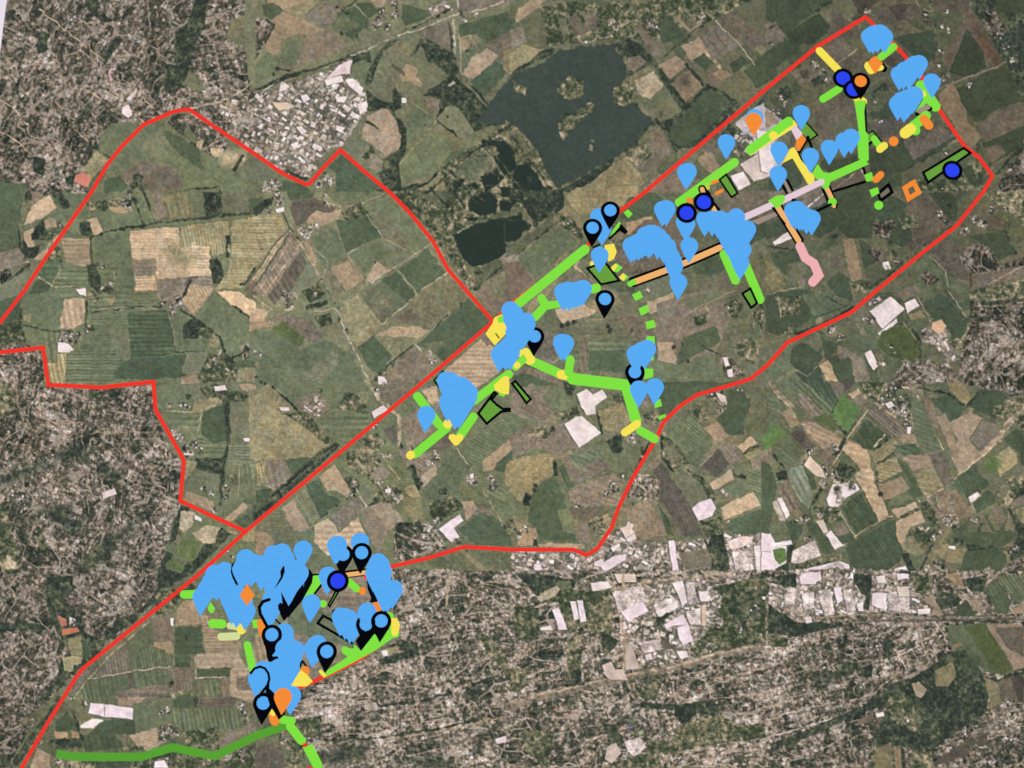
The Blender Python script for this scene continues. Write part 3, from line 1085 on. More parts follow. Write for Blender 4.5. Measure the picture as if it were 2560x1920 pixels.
v 28 180,1180 300,1170 240,1190
p g2 300,700 400,800 420,900 380,920
h 28 460,900 370,1080
w 560,870 680,860 760,860 790,910 680,980 600,1070 540,1090 500,1000
v 50 620,1000 600,920 720,880 480,860
f 580,740 640,660 760,740 700,830 620,800
p b2d:20 640,560 700,490 860,560 930,860 1050,1130 960,1190 840,950 740,790 800,740
p y3 860,570 1080,470 1120,500 1080,620 930,690
h 18 940,690 1080,600
p g2:60 720,480 840,300 980,400 1060,440 1060,470 920,570 820,560 760,500
rc b2 14 920,540 1010,440
h 18 920,570 1020,490
p n3:40 860,220 960,200 1100,290 1210,420 1100,470 980,380 880,270
p b1 1150,430 1260,430 1280,520 1170,500
f2 1080,110 1200,80 1240,200 1220,380 1180,300 1160,200
v 60 1060,100 1100,220 1160,160 1060,40 1200,340 960,160 1180,240
w 1010,170 1070,150 1090,190 1040,210
w 1200,370 1240,370 1230,430 1200,430
rc b1 20 930,160 1020,0
rc b1 20 940,170 1100,290
rc b2 14 1160,20 1280,60 1340,260 1450,460 1520,570
rc b1 8 1230,230 1260,400 1300,590
p g1d:20 1250,200 1300,120 1360,260 1500,560 1340,580 1260,420
p n3 1330,120 1420,100 1480,380 1440,390
p g2d:20 1080,540 1280,510 1310,590 1170,620
p g2 1400,130 1560,90 1710,210 1640,300 1560,330
p n3 1200,0 1340,0 1350,100 1260,80
p y3 1550,0 1620,-20 1700,0 1760,120 1710,190 1600,80
p g1 1360,0 1540,-20 1600,90 1340,110
h 14 1340,20 1360,110
rc n3 8 1310,115 1500,100
h 24 1560,80 1710,200 1820,80
h 20 1560,80 1300,30
p g2 1740,200 1840,60 1980,20 2060,110 2020,200 1920,280
u 20 1740,-20 2300,-20 2300,100 2212,160 2060,60 1860,40
v 50 2100,60 2160,90 2120,150
p b3d 1560,340 1740,240 1860,290 1780,400 1740,480 1800,560 1900,600 1660,780 1580,640 1640,480
p n3c 1750,470 1840,320 1980,340 2000,440 1920,540 1820,560
p b1 1450,280 1520,260 1590,350 1650,640 1600,640
rc b3 50 2212,200 2080,340 1990,470 1860,600
rc b2 15 2020,490 1760,690 1560,870 1380,980
f2 1960,200 2212,60 2212,200 2060,300 1900,300
f2 2120,300 2212,240 2300,600 2200,420
p g2 2040,470 2150,380 2300,500 2300,900 2200,700
p g3b 1790,690 2030,490 2180,600 2180,700 1960,900 1880,820
p y4 1970,600 2080,550 2150,600 2160,690 2040,760 2000,800 1980,720
e g1v 1860,700 1960,600 2000,700 1920,780
p b3d:10 1170,640 1380,590 1430,720 1250,750
p n1f 1390,600 1500,580 1620,840 1520,900 1440,720
p y1d:10 1250,760 1420,720 1520,880 1360,980
p g2 1110,660 1160,640 1350,960 1260,1000 1220,860
p y1f:10 930,700 1100,620 1160,760 960,850
p b1d 950,870 1150,800 1220,900 1100,980 1000,1010
d 18 940,770 940,850 970,960
p g1d 1040,1010 1200,920 1250,1000 1100,1060 1040,1050
p b2 1070,1090 1280,1020 1300,1060 1130,1160
f2 1100,1160 1290,1070 1300,1110 1120,1190
p b2b 1100,1190 1310,1090 1360,1190 1240,1230 1200,1300 1110,1290
p n2b 1570,700 1700,650
p g2:65 1600,840 1660,780 1780,960 1730,1000
p g2 1660,780 1780,690 1910,880 1790,960
p n3d 1370,990 1540,900 1640,940 1780,1120 1600,1180 1460,1160
p g1:60 1400,1000 1460,980 1480,1100
rc b1 8 1450,980 1500,1120
w 1730,980 1810,930 1840,960 1750,1030
p g2d 1760,1040 1900,910 1960,960 1960,1040 1800,1120
r 8 1750,1020 1790,1120
p b3 1470,1140 1560,1110 1560,1130 1480,1160
v 46 1540,1180 1600,1160 1420,1140 1380,1040 1620,1220
f2 1310,1010 1400,1030 1460,1180 1500,1260 1420,1200 1340,1140
p g2:55 640,1070 800,940 940,1200 770,1300
r 9 620,1100 760,1330 
rc b1 13 650,1400 760,1310 930,1200 1080,1130
p g1 470,1100 600,1080 640,1220 520,1240
f2 380,1060 600,1060 640,1180 480,1200
p n3 560,1240 660,1200 700,1290 600,1310
p g2 600,1310 720,1300 740,1350 640,1390
p g2d:55 660,1420 1100,1160 1110,1300 1170,1400 1140,1540 1000,1620 780,1659 720,1560
p g2 330,1210 400,1190 560,1400 580,1450 500,1480
w 500,1300 540,1260 650,1400 580,1430
wc d0c0b4 420,1190 480,1170 520,1280 480,1290
v 34 450,1130 340,1340 330,1150
p g1 20,1240 100,1200 200,1350 60,1380 0,1290
p g2 150,1200 310,1210 260,1350 210,1360
wp -60,1290 20,1290 60,1370 200,1350 210,1380 60,1410 30,1450 -60,1440
wp -60,1440 20,1480 60,1600 0,1660 -60,1600
p g1v 40,1430 150,1420 160,1520 100,1560 60,1520
f 160,1400 240,1380 180,1600 60,1659 60,1600 160,1540
ws 220,1440 400,1350 460,1480 240,1560 200,1540
f2 220,1560 640,1470 660,1500 240,1640
wp 240,1659 260,1610 620,1530 700,1560 720,1659
ws 450,1600 620,1530 700,1620 460,1659
w 940,1640 1060,1600 1090,1659 940,1659
w 1090,1600 1190,1570 1240,1659 1100,1659
f 1150,1470 1220,1460 1300,1620 1360,1500 1400,1400 1440,1380 1380,1500 1290,1700 1240,1659
p g1b 1220,1470 1360,1480 1300,1600 1250,1560
p y1 1150,1350 1240,1300 1350,1460 1290,1490 1160,1430
p b2 1110,1280 1200,1290 1160,1400 1120,1330
f2 1240,1250 1400,1200 1480,1300 1400,1380 1320,1400
p g2 1240,1290 1300,1300 1330,1380 1290,1370
v 30 1380,1270 1500,1280 1320,1250 1420,1330
p g2b 1580,1260 1720,1200 1750,1280 2120,1260 2120,1360 1960,1440 1760,1420 1640,1330
p n1 1920,1090 2000,1060 2060,1160 1990,1220
p g2 1860,1130 1900,1120 1970,1280 1940,1290
d 22 1830,1230 1800,1190 1830,1250
v 36 1770,1180 1800,1180
f 2050,1000 2212,830 2300,1000 2100,1100 2300,1300 2300,1659 2160,1659 2080,1500 2160,1300 2060,1080
p n1y 2100,1020 2212,960 2212,1040 2100,1090
f2 1960,900 2212,760 2212,880 2060,1080 1980,1060
p g3 2000,900 2060,860 2080,940 2000,1020
f 1600,1320 1680,1330 1690,1400 1600,1390
p g2b 1700,1440 1960,1410 2060,1480 2060,1600 1980,1659 1640,1659
p y1b 1450,1440 1540,1380 1640,1420 1720,1420 1660,1560 1540,1540 1460,1480
w 1560,1400 1620,1400 1620,1430 1560,1420
f 1700,1380 2000,1400 2060,1440 1960,1420 1720,1440
v 50 1460,1560 1500,1600 1560,1640 1900,1620 1380,1600
p y1 1860,1600 1930,1610 1920,1659 1860,1659
u 40 2040,1560 2300,1460 2300,1700 1980,1700
v 36 2080,1430 2140,1420
t 0 3
u 30 -200,-20 1360,-20 1360,120 1300,280 1100,440 1000,540 800,600 640,860 400,1100 200,1240 -200,1659
f 400,-20 620,0 640,120 560,200 680,330 720,470 800,640 780,740 640,820 600,860 480,980 400,1080 280,1100 480,900 520,740 600,640 460,420 400,260
f -20,400 340,410 420,460 300,480 -20,480
f 1000,380 1160,330 1340,160 1440,100 1540,60 1600,0 1360,-20 1360,200 1100,440 920,560 860,680 740,760 720,560 700,470 800,520 900,560
f 1240,280 1560,30 1640,-20 1420,-20 1400,60
p g1 540,560 700,500 740,560 790,640 770,690 720,680 620,690 590,620
p y3 580,540 700,510 720,680 620,690
p g2c 700,560 740,550 790,660 760,700 720,680
p y4 530,690 720,690 700,750 640,770 630,820 560,820
w 600,350 650,370 640,430 600,420
wc c0785a 535,460 660,440 685,480 540,515
wc b87a60 490,340 570,370 580,430 530,430
v 26 500,330 620,400 540,300
rc y2 11 660,1030 760,900 900,740 1000,640 1240,440 1320,350
p n3 640,980 720,820 800,800 700,960
f2 1340,150 1520,40 1770,0 1760,60 1560,210 1520,280 1380,360 1340,330
p g3 1400,120 1660,0 1770,-20 1740,100 1680,40 1560,110
p b1:80 1520,300 1580,210 1690,210 1740,350 1800,340 1820,420 1520,430
p n3 1280,360 1440,340 1500,440 1500,640 1340,600
p g1 1100,600 1200,460 1340,400 1320,560 1120,700
p b1 1320,580 1470,560 1500,600 1500,760 1400,800 1340,660
p g1:80 1120,720 1300,600 1400,640 1500,680 1490,780 1120,830
p g1c 1100,560 1290,500 1300,600 1100,720
p n3:80 930,740 1100,590 1110,830 900,880 820,870 
p g1:80 700,990 760,900 1000,860 1010,1110 720,1060
p g1:80 1000,860 1130,850 1120,980 1010,990
p n2:80 1110,840 1150,840 1160,970 1120,970
p g1:80 1150,840 1450,800 1450,930 1160,970
r 10 760,890 1120,830 1470,780
p n3:0 1010,1000 1450,930 1450,1030 1120,1120 1020,1120
p b3:0 1020,1050 1260,1040 1200,1100 1040,1120
p n3:80 1480,800 1650,800 1660,980 1490,1010
d 28 1480,930
p g2:0 1510,440 1740,430 1760,660 1650,680 1650,790 1510,790
d 18 1620,540
w 1470,360 1500,360 1500,430 1480,430
p b1:0 1740,380 1810,440 2080,560 2100,640 1770,670
p y2x 1880,500 2080,500
p b3:0 1700,680 2050,640 2120,780 1700,800
p g2:0 1690,800 2000,790 1990,870 1700,880
rc y2 11 1690,885 2000,870
rc y2 9 1690,690 1690,900
p g3:80 1690,890 1770,890 1780,1030 1670,1020
p g1:80 1780,890 1920,890 1930,1030 1780,1030
p n3:80 1920,880 1990,870 1980,1050 1930,1040
p b2:0 2000,790 2150,780 2212,960 2212,1100 1980,1040
p n3 2040,880 2140,860 2180,980 2060,990
p n2:0 1720,1040 2050,1060 2000,1140 1720,1140
p g2b 1500,1050 1640,1010 1690,1140 1500,1140
f 1660,1010 1710,1040 1710,1140 1680,1140
f2 1280,1040 1460,1030 1480,990 1640,1000 1500,1060
p g1d 1160,1120 1450,1060 1480,1130 1470,1260 1160,1340
p g3 1360,1070 1470,1050 1470,1120 1370,1130
p g1d:80 1480,1150 2060,1130 2212,1200 2212,1320 1560,1340 1480,1280
v 28 1420,1170 1390,1190 1450,1160
v 40 2080,1120 2110,1170 2130,1230
wp 780,1095 905,1105 905,1215 765,1185
wp 905,1110 1150,1140 1145,1240 905,1215
v 30 730,1100 620,1050
w 690,1290 800,1230 890,1240 880,1320 700,1310
p g2c 480,1250 580,1180 650,1250 660,1330 480,1350
h 26 630,1180 690,1360 720,1420
p b2 465,1345 580,1345 590,1415 480,1400
p b1 620,1350 680,1350 680,1410 630,1410
f 560,1400 740,1400 720,1480 480,1500 420,1420
p g2b 900,1240 1160,1250 1170,1380 1000,1370 720,1500 720,1400
p g2 1000,1280 1160,1250 1170,1370 1020,1370
p g2:80 720,1380 1000,1370 1080,1480 740,1520
p b2:10 1110,1380 1350,1310 1380,1420 1440,1440 1260,1510 1180,1460
f2 1370,1300 1540,1280 1540,1400 1400,1430
v 44 1420,1340 1480,1330 1400,1400 1500,1360
f2 1030,1480 1250,1470 1240,1500 1060,1510
v 40 1660,1380 1680,1430 1780,1380 1760,1440 1820,1460 1860,1420
f2 1560,1340 1900,1300 1900,1500 1640,1500
p n3 1900,1400 2212,1230 2212,1330 1900,1500
f2 500,1600 1200,1600 1560,1500 1900,1590 2212,1440 2212,1659 500,1659
p g2 820,1600 1120,1600 1120,1659 820,1659
v 50 1380,1620 1440,1600 2080,1500 2100,1560 1960,1560 500,1610 600,1640
wp 1340,1600 1420,1590 1460,1659 1330,1659
h 60 520,1060 420,1220 280,1400 140,1600
rc n3 10 640,1000 460,1260 340,1400 180,1659
p b3 320,1480 430,1540 430,1659 260,1659
v 44 270,1260 150,1290 100,1200 200,1370 330,1430
u 30 0,1180 200,1280 300,1260 140,1520 60,1659 -60,1659
f 0,1560 160,1500 40,1659 -60,1659
t 1 3
u 78 973,-60 1280,-60 2212,-40 2212,1659 560,1659 300,1200 300,1100 360,980 600,900 900,740 1240,540 1240,420
p n3 500,-60 980,-60 1000,300 860,560 300,960 60,900 0,800
p n3e:0 500,180 700,80 1000,30 1040,220 880,260 700,280 600,300
p g1d 280,330 400,180 540,300 660,330 900,560 820,620 600,560 300,480
p b1e:80 -20,520 60,480 120,760 -20,820
p n3 400,720 520,800 560,860 500,900 440,800
rc n3 12 540,1200 500,1400
rc b1 16 1680,-20 1650,150 1640,300
rc n3 8 1560,-20 1560,300
rc n3 8 1260,420 1700,410
rc b3 10 380,1120 700,1080 1040,1040
rc b1 12 560,1480 900,1400 1240,1400 1640,1330 2212,1200
h 22 600,1420 1060,1400 1500,1330 1900,1250
f 1060,720 1320,650 1300,720 1080,770
f 1240,540 1400,580 1380,660 1240,640
p y1 1060,640 1240,600 1240,660 1080,700
w 1080,650 1140,640 1140,690 1100,690
f2 1900,440 2100,600 2212,760 2212,900 1980,640
h 26 1820,970 1940,1150 2000,1240
h 20 1360,1100 1680,1010
h 20 1040,1040 1060,1120 1360,1090
v 30 1980,1240 1550,150
p y1 1950,1220 2020,1230 2000,1280
w 2060,1410 2160,1380 2180,1430 2080,1450
v 60 1660,300 1400,140 1240,60 1500,260 1700,600 1850,800
f2 300,1260 560,1200 560,1380 440,1400
f2 0,1500 160,1440 360,1659 0,1659
p n2d 0,1480 160,1440 240,1560 260,1659 0,1659
f2 260,1400 420,1450 420,1659 300,1659
v 40 240,1380 230,1430
e f 560,1520 1000,1460 900,1600 640,1640
e f 1080,420 1240,420
e f 1200,1600 1600,1540 1700,1640
rc b1 9 760,860 900,760 1060,780 1400,820
rc b1 9 1640,1400 1700,1500 1740,1659
t 2 3
u 75 -50,-50 2212,-50 2212,1659 -50,1659
f 30,-20 240,-20 560,40 520,160 600,200 360,200 260,230 200,160 120,60
p g1d 400,30 500,40 520,100 440,130 380,80
f2 20,260 240,300 220,560 20,560
f2 200,220 480,130 860,120 880,360 840,560 600,440 480,460 400,230
f 760,480 940,560 800,700 780,600
p y2x2 200,180 390,80 420,110 380,170 240,220
iu 20 860,120 1160,60 1740,0 1840,120 1740,460 1580,660 1300,740 1120,720 960,560 920,300
wp 560,210 610,210 640,390 590,400
w 500,220 550,220 580,370 540,380
wp 350,290 400,270 480,460 410,470
w 240,450 340,430 350,470 250,470
ws 870,140 1120,80 1160,210 920,320
wp 940,310 1130,220 1180,300 1000,400
w 930,400 980,390 1000,460 940,460
ws 1220,250 1400,180 1440,270 1270,350
w 1240,310 1420,210 1440,270 1270,360
w 1380,60 1470,40 1520,220 1470,260 1430,160
ws 1490,70 1570,50 1600,220 1530,250
w 1610,130 1700,130 1700,220 1630,220
wp 1310,420 1480,330 1500,370 1540,460 1500,420 1400,430 1330,460
wp 1430,450 1520,400 1560,560 1480,600 1440,540
ws 1500,310 1640,270 1650,420 1540,420
wc d8c0a8 1640,260 1680,250 1670,440 1640,430
w 1420,650 1510,650 1520,700 1460,720
w 1150,680 1200,670 1220,720 1160,730
w 680,60 820,50 880,100 700,130
wc e0ccc0 880,-20 1060,-20 1080,50 920,60
wc d0beb4 780,770 860,740 900,830 800,840
ws 1090,580 1280,540 1290,640 1140,670
wc c0b0a4 970,600 1030,590 1110,800 980,810
p n2c 1290,560 1340,540 1400,630 1310,640
f 1240,360 1420,300 1320,380 1300,470 1240,440
f2 1720,100 1900,60 2212,-20 2212,560 1900,640 1600,700 1540,640 1700,460 1800,280 1820,180
e f 1900,200 2100,150 2150,300 2000,420 1850,360
v 50 1740,400 1700,620 1960,460 2100,300 1790,410
w 2160,180 2212,180 2212,200 2170,210
rc n3 60 -20,1130 200,1060 600,960 900,900 1100,850 1500,770 1800,670 2240,600
rc b3 22 -20,1110 300,1010 600,950 960,860 1340,800 1800,660 2240,590
h 14 400,980 620,930
rc b3 26 960,-20 960,120
rc b1 20 920,300 980,560 960,860 1060,1060
rc b3 20 860,120 1200,40 1900,-20
wc d0bcb0 780,830 960,800 1000,900 840,890
e f 1080,880 1240,860 1240,960 1120,1000
f2 1060,960 1300,900 1240,1080 1120,1060
f 1100,1090 1440,1110 1760,1060 1760,1130 1400,1160 1100,1140
f 1400,1130 1800,1100 1780,1220 1600,1180 1480,1300 1400,1200
f2 1480,1260 1800,1200 2000,1300 2212,1260 2212,1400 1800,1440 1440,1520 1200,1560 1160,1420 1380,1420
f 780,1260 920,1300 960,1420 900,1520 840,1420
rc g3 8 1400,1540 1600,1500 1900,1440
f2 1000,1560 1260,1520 1300,1659 900,1659
f2 100,1300 360,1380 300,1659 100,1500
v 50 1040,1380 1060,1450 1240,1370 1340,1380 860,1540 860,1500 800,1480 960,1560
wc cdbcb0 820,1480 900,1440 940,1530 860,1620 800,1580
ws 970,1430 1100,1390 1160,1480 1060,1560 1000,1520
v 40 120,1210 700,1130 240,1200
f2 480,560 600,500 600,960 480,860
f2 -20,780 140,820 60,1000 -20,1000
f 500,820 600,820 600,920 520,940
t 3 3
u 70 -20,-50 2212,-50 2212,1659 -20,1659
iu 15 0,60 240,100 240,-60 900,-60 940,60 1200,80 1420,320 1300,330 940,300 500,370 280,340 0,240
f 60,0 240,-20 240,100 120,100
f 0,240 180,360 260,400 640,400 640,430 260,520 0,500
f2 0,480 180,540 160,620 0,600
wp 270,10 320,-30 450,-40 460,20 400,70 280,70
ws 290,150 400,140 400,270 310,300
ws 430,130 540,110 580,330 490,350
wp 565,100 630,90 640,210 600,240
ws 650,120 720,120 760,300 680,310
w 770,240 820,220 830,300 780,300
ws 140,160 240,140 230,250 140,250
w 900,150 960,140 1020,150 1020,300 940,270 900,250
ws 1040,140 1220,120 1220,310 1120,310 1040,290
w 930,0 1010,0 1020,60 950,60
wp 1110,-20 1220,-20 1220,20 1120,40
w 1290,290 1400,280 1400,330 1300,330
w 1240,300 1280,300 1280,320 1250,320
wc d8ccc0 1110,100 1220,90 1210,180 1130,180
w 320,360 370,350 380,400 330,410
f 740,-20 900,-20 880,300 830,280 840,180 740,60
f2 1240,-20 1420,0 1420,140 1340,180 1250,100
p b1 1530,-20 1640,-20 1700,100 1620,80
p b3 1340,200 1420,150 1520,330 1480,350
p b3 1480,140 1720,170 1700,200 1500,160
f 1450,200 1480,130 1620,150 1680,200 1640,260 1500,300
f 1700,30 1900,-20 1860,130 1740,130
p g2 1640,260 1720,210 1800,340 1620,350
p b3 1730,190 1850,150 1910,260 1830,320 1780,300
v 28 1820,190 1860,230
p g2:60 1860,120 1980,20 2100,240 2060,320 1980,320 1920,200
p g1b:55 1980,0 2212,-20 2212,220 2130,240 2020,60
p b3d 2060,330 2212,200 2212,320 
d 16 2130,235
p g1b 1540,430 1880,400 1760,340 1960,330 1900,400 2150,800 2060,860 1880,830 1680,660 1590,640
p g2g 1700,440 1880,410 2120,820 1960,850 1840,640
p b3e 1880,420 2100,410 2230,430 2230,800 2130,800
p n1y 1960,450 2212,430 2212,700 2060,620
rc n2 20 800,390 1400,380 2230,375
h 14 2212,400 1960,395 1500,380
rc n3 12 840,340 1400,360 2230,350
rc b1 12 440,360 800,330 1000,330
p b1 1590,620 1660,560 1680,590 1600,640
v 46 220,590 850,560 940,600 480,760 30,870 120,1200 950,830 800,960
rc c2b3a6 12 1100,640 1200,800 
rc c2b3a6 12 1120,660 1440,500
rc c2b3a6 10 1300,400 1330,580
rc c2b3a6 14 1440,400 1520,500 1550,640
rc c2b3a6 10 980,760 1300,600
rc c2b3a6 10 980,760 1040,860
rc c2b3a6 8 1180,690 1240,800
rc c2b3a6 8 1250,640 1310,760
rc c2b3a6 8 1330,580 1390,720
rc c2b3a6 8 1400,550 1460,660
rc c2b3a6 12 10,1390 300,1310 600,1220 680,1200
rc c2b3a6 11 110,1200 400,1130 580,1090
rc b3 10 700,1080 900,1030 1060,880 1140,830
h 14 420,1200 600,1140
f 980,600 1080,680 1000,720
f 980,540 1100,580 1080,660 1000,680
f 1100,620 1280,560 1260,620 1120,640
f 660,740 900,740 640,860 480,900 540,860
f 780,800 900,760 900,880 820,880
f 1560,660 1700,640 1860,860 1980,900 2230,820 2230,860 2000,920 1920,920 1900,1000 1900,1160 1760,1280 1560,1380 1360,1560 1200,1480 880,1450 960,1300 1040,1120 860,1150 700,1200 400,1300 200,1500 130,1430 600,1220 880,1090 1040,960 1200,900 1340,820 1540,700
h 66 60,1470 420,1330 700,1200 900,1110 1080,960 1300,890 1500,760 1600,670
p y2f 1240,930 1300,910 1370,980 1320,1050 1280,1030
p y1g 1440,820 1600,740 1620,860 1560,950 1450,950
f2 1040,1060 1160,980 1260,1100 1290,1340 1180,1320 1060,1220
w 1200,1240 1220,1240 1220,1260 1200,1260
e g2 1700,660 1860,740 1830,840 1700,780
p y1g 1860,870 1980,930 2020,1100 1920,1160 1900,1000
p n1 1980,920 2120,860 2212,1080 2090,1120 2010,1060
p n2 2100,880 2212,880 2212,1100 2160,1080
p n2y 1800,1380 1900,1360 1900,1460 1820,1480
p n2b 1460,1600 1740,1400 1800,1440 1700,1560 1400,1659
w 930,1190 1000,1170 1010,1210 940,1220
w 1820,1100 2000,1100
p b3b 1070,1480 1160,1490 1150,1659 1100,1659
f2 900,1460 1080,1440 1100,1659 900,1659
p y1g 940,1480 1060,1440 1080,1659 920,1659
h 28 1160,1480 1170,1659
rc b1 14 760,1280 900,1190
p n3 760,1250 910,1190 920,1240 780,1290
f2 1200,1540 1400,1480 1440,1659 1240,1659
v 44 2080,1100 2140,1220 2160,1300 2080,1380 1920,1600 1800,1300 1680,1380 2170,1420
'''

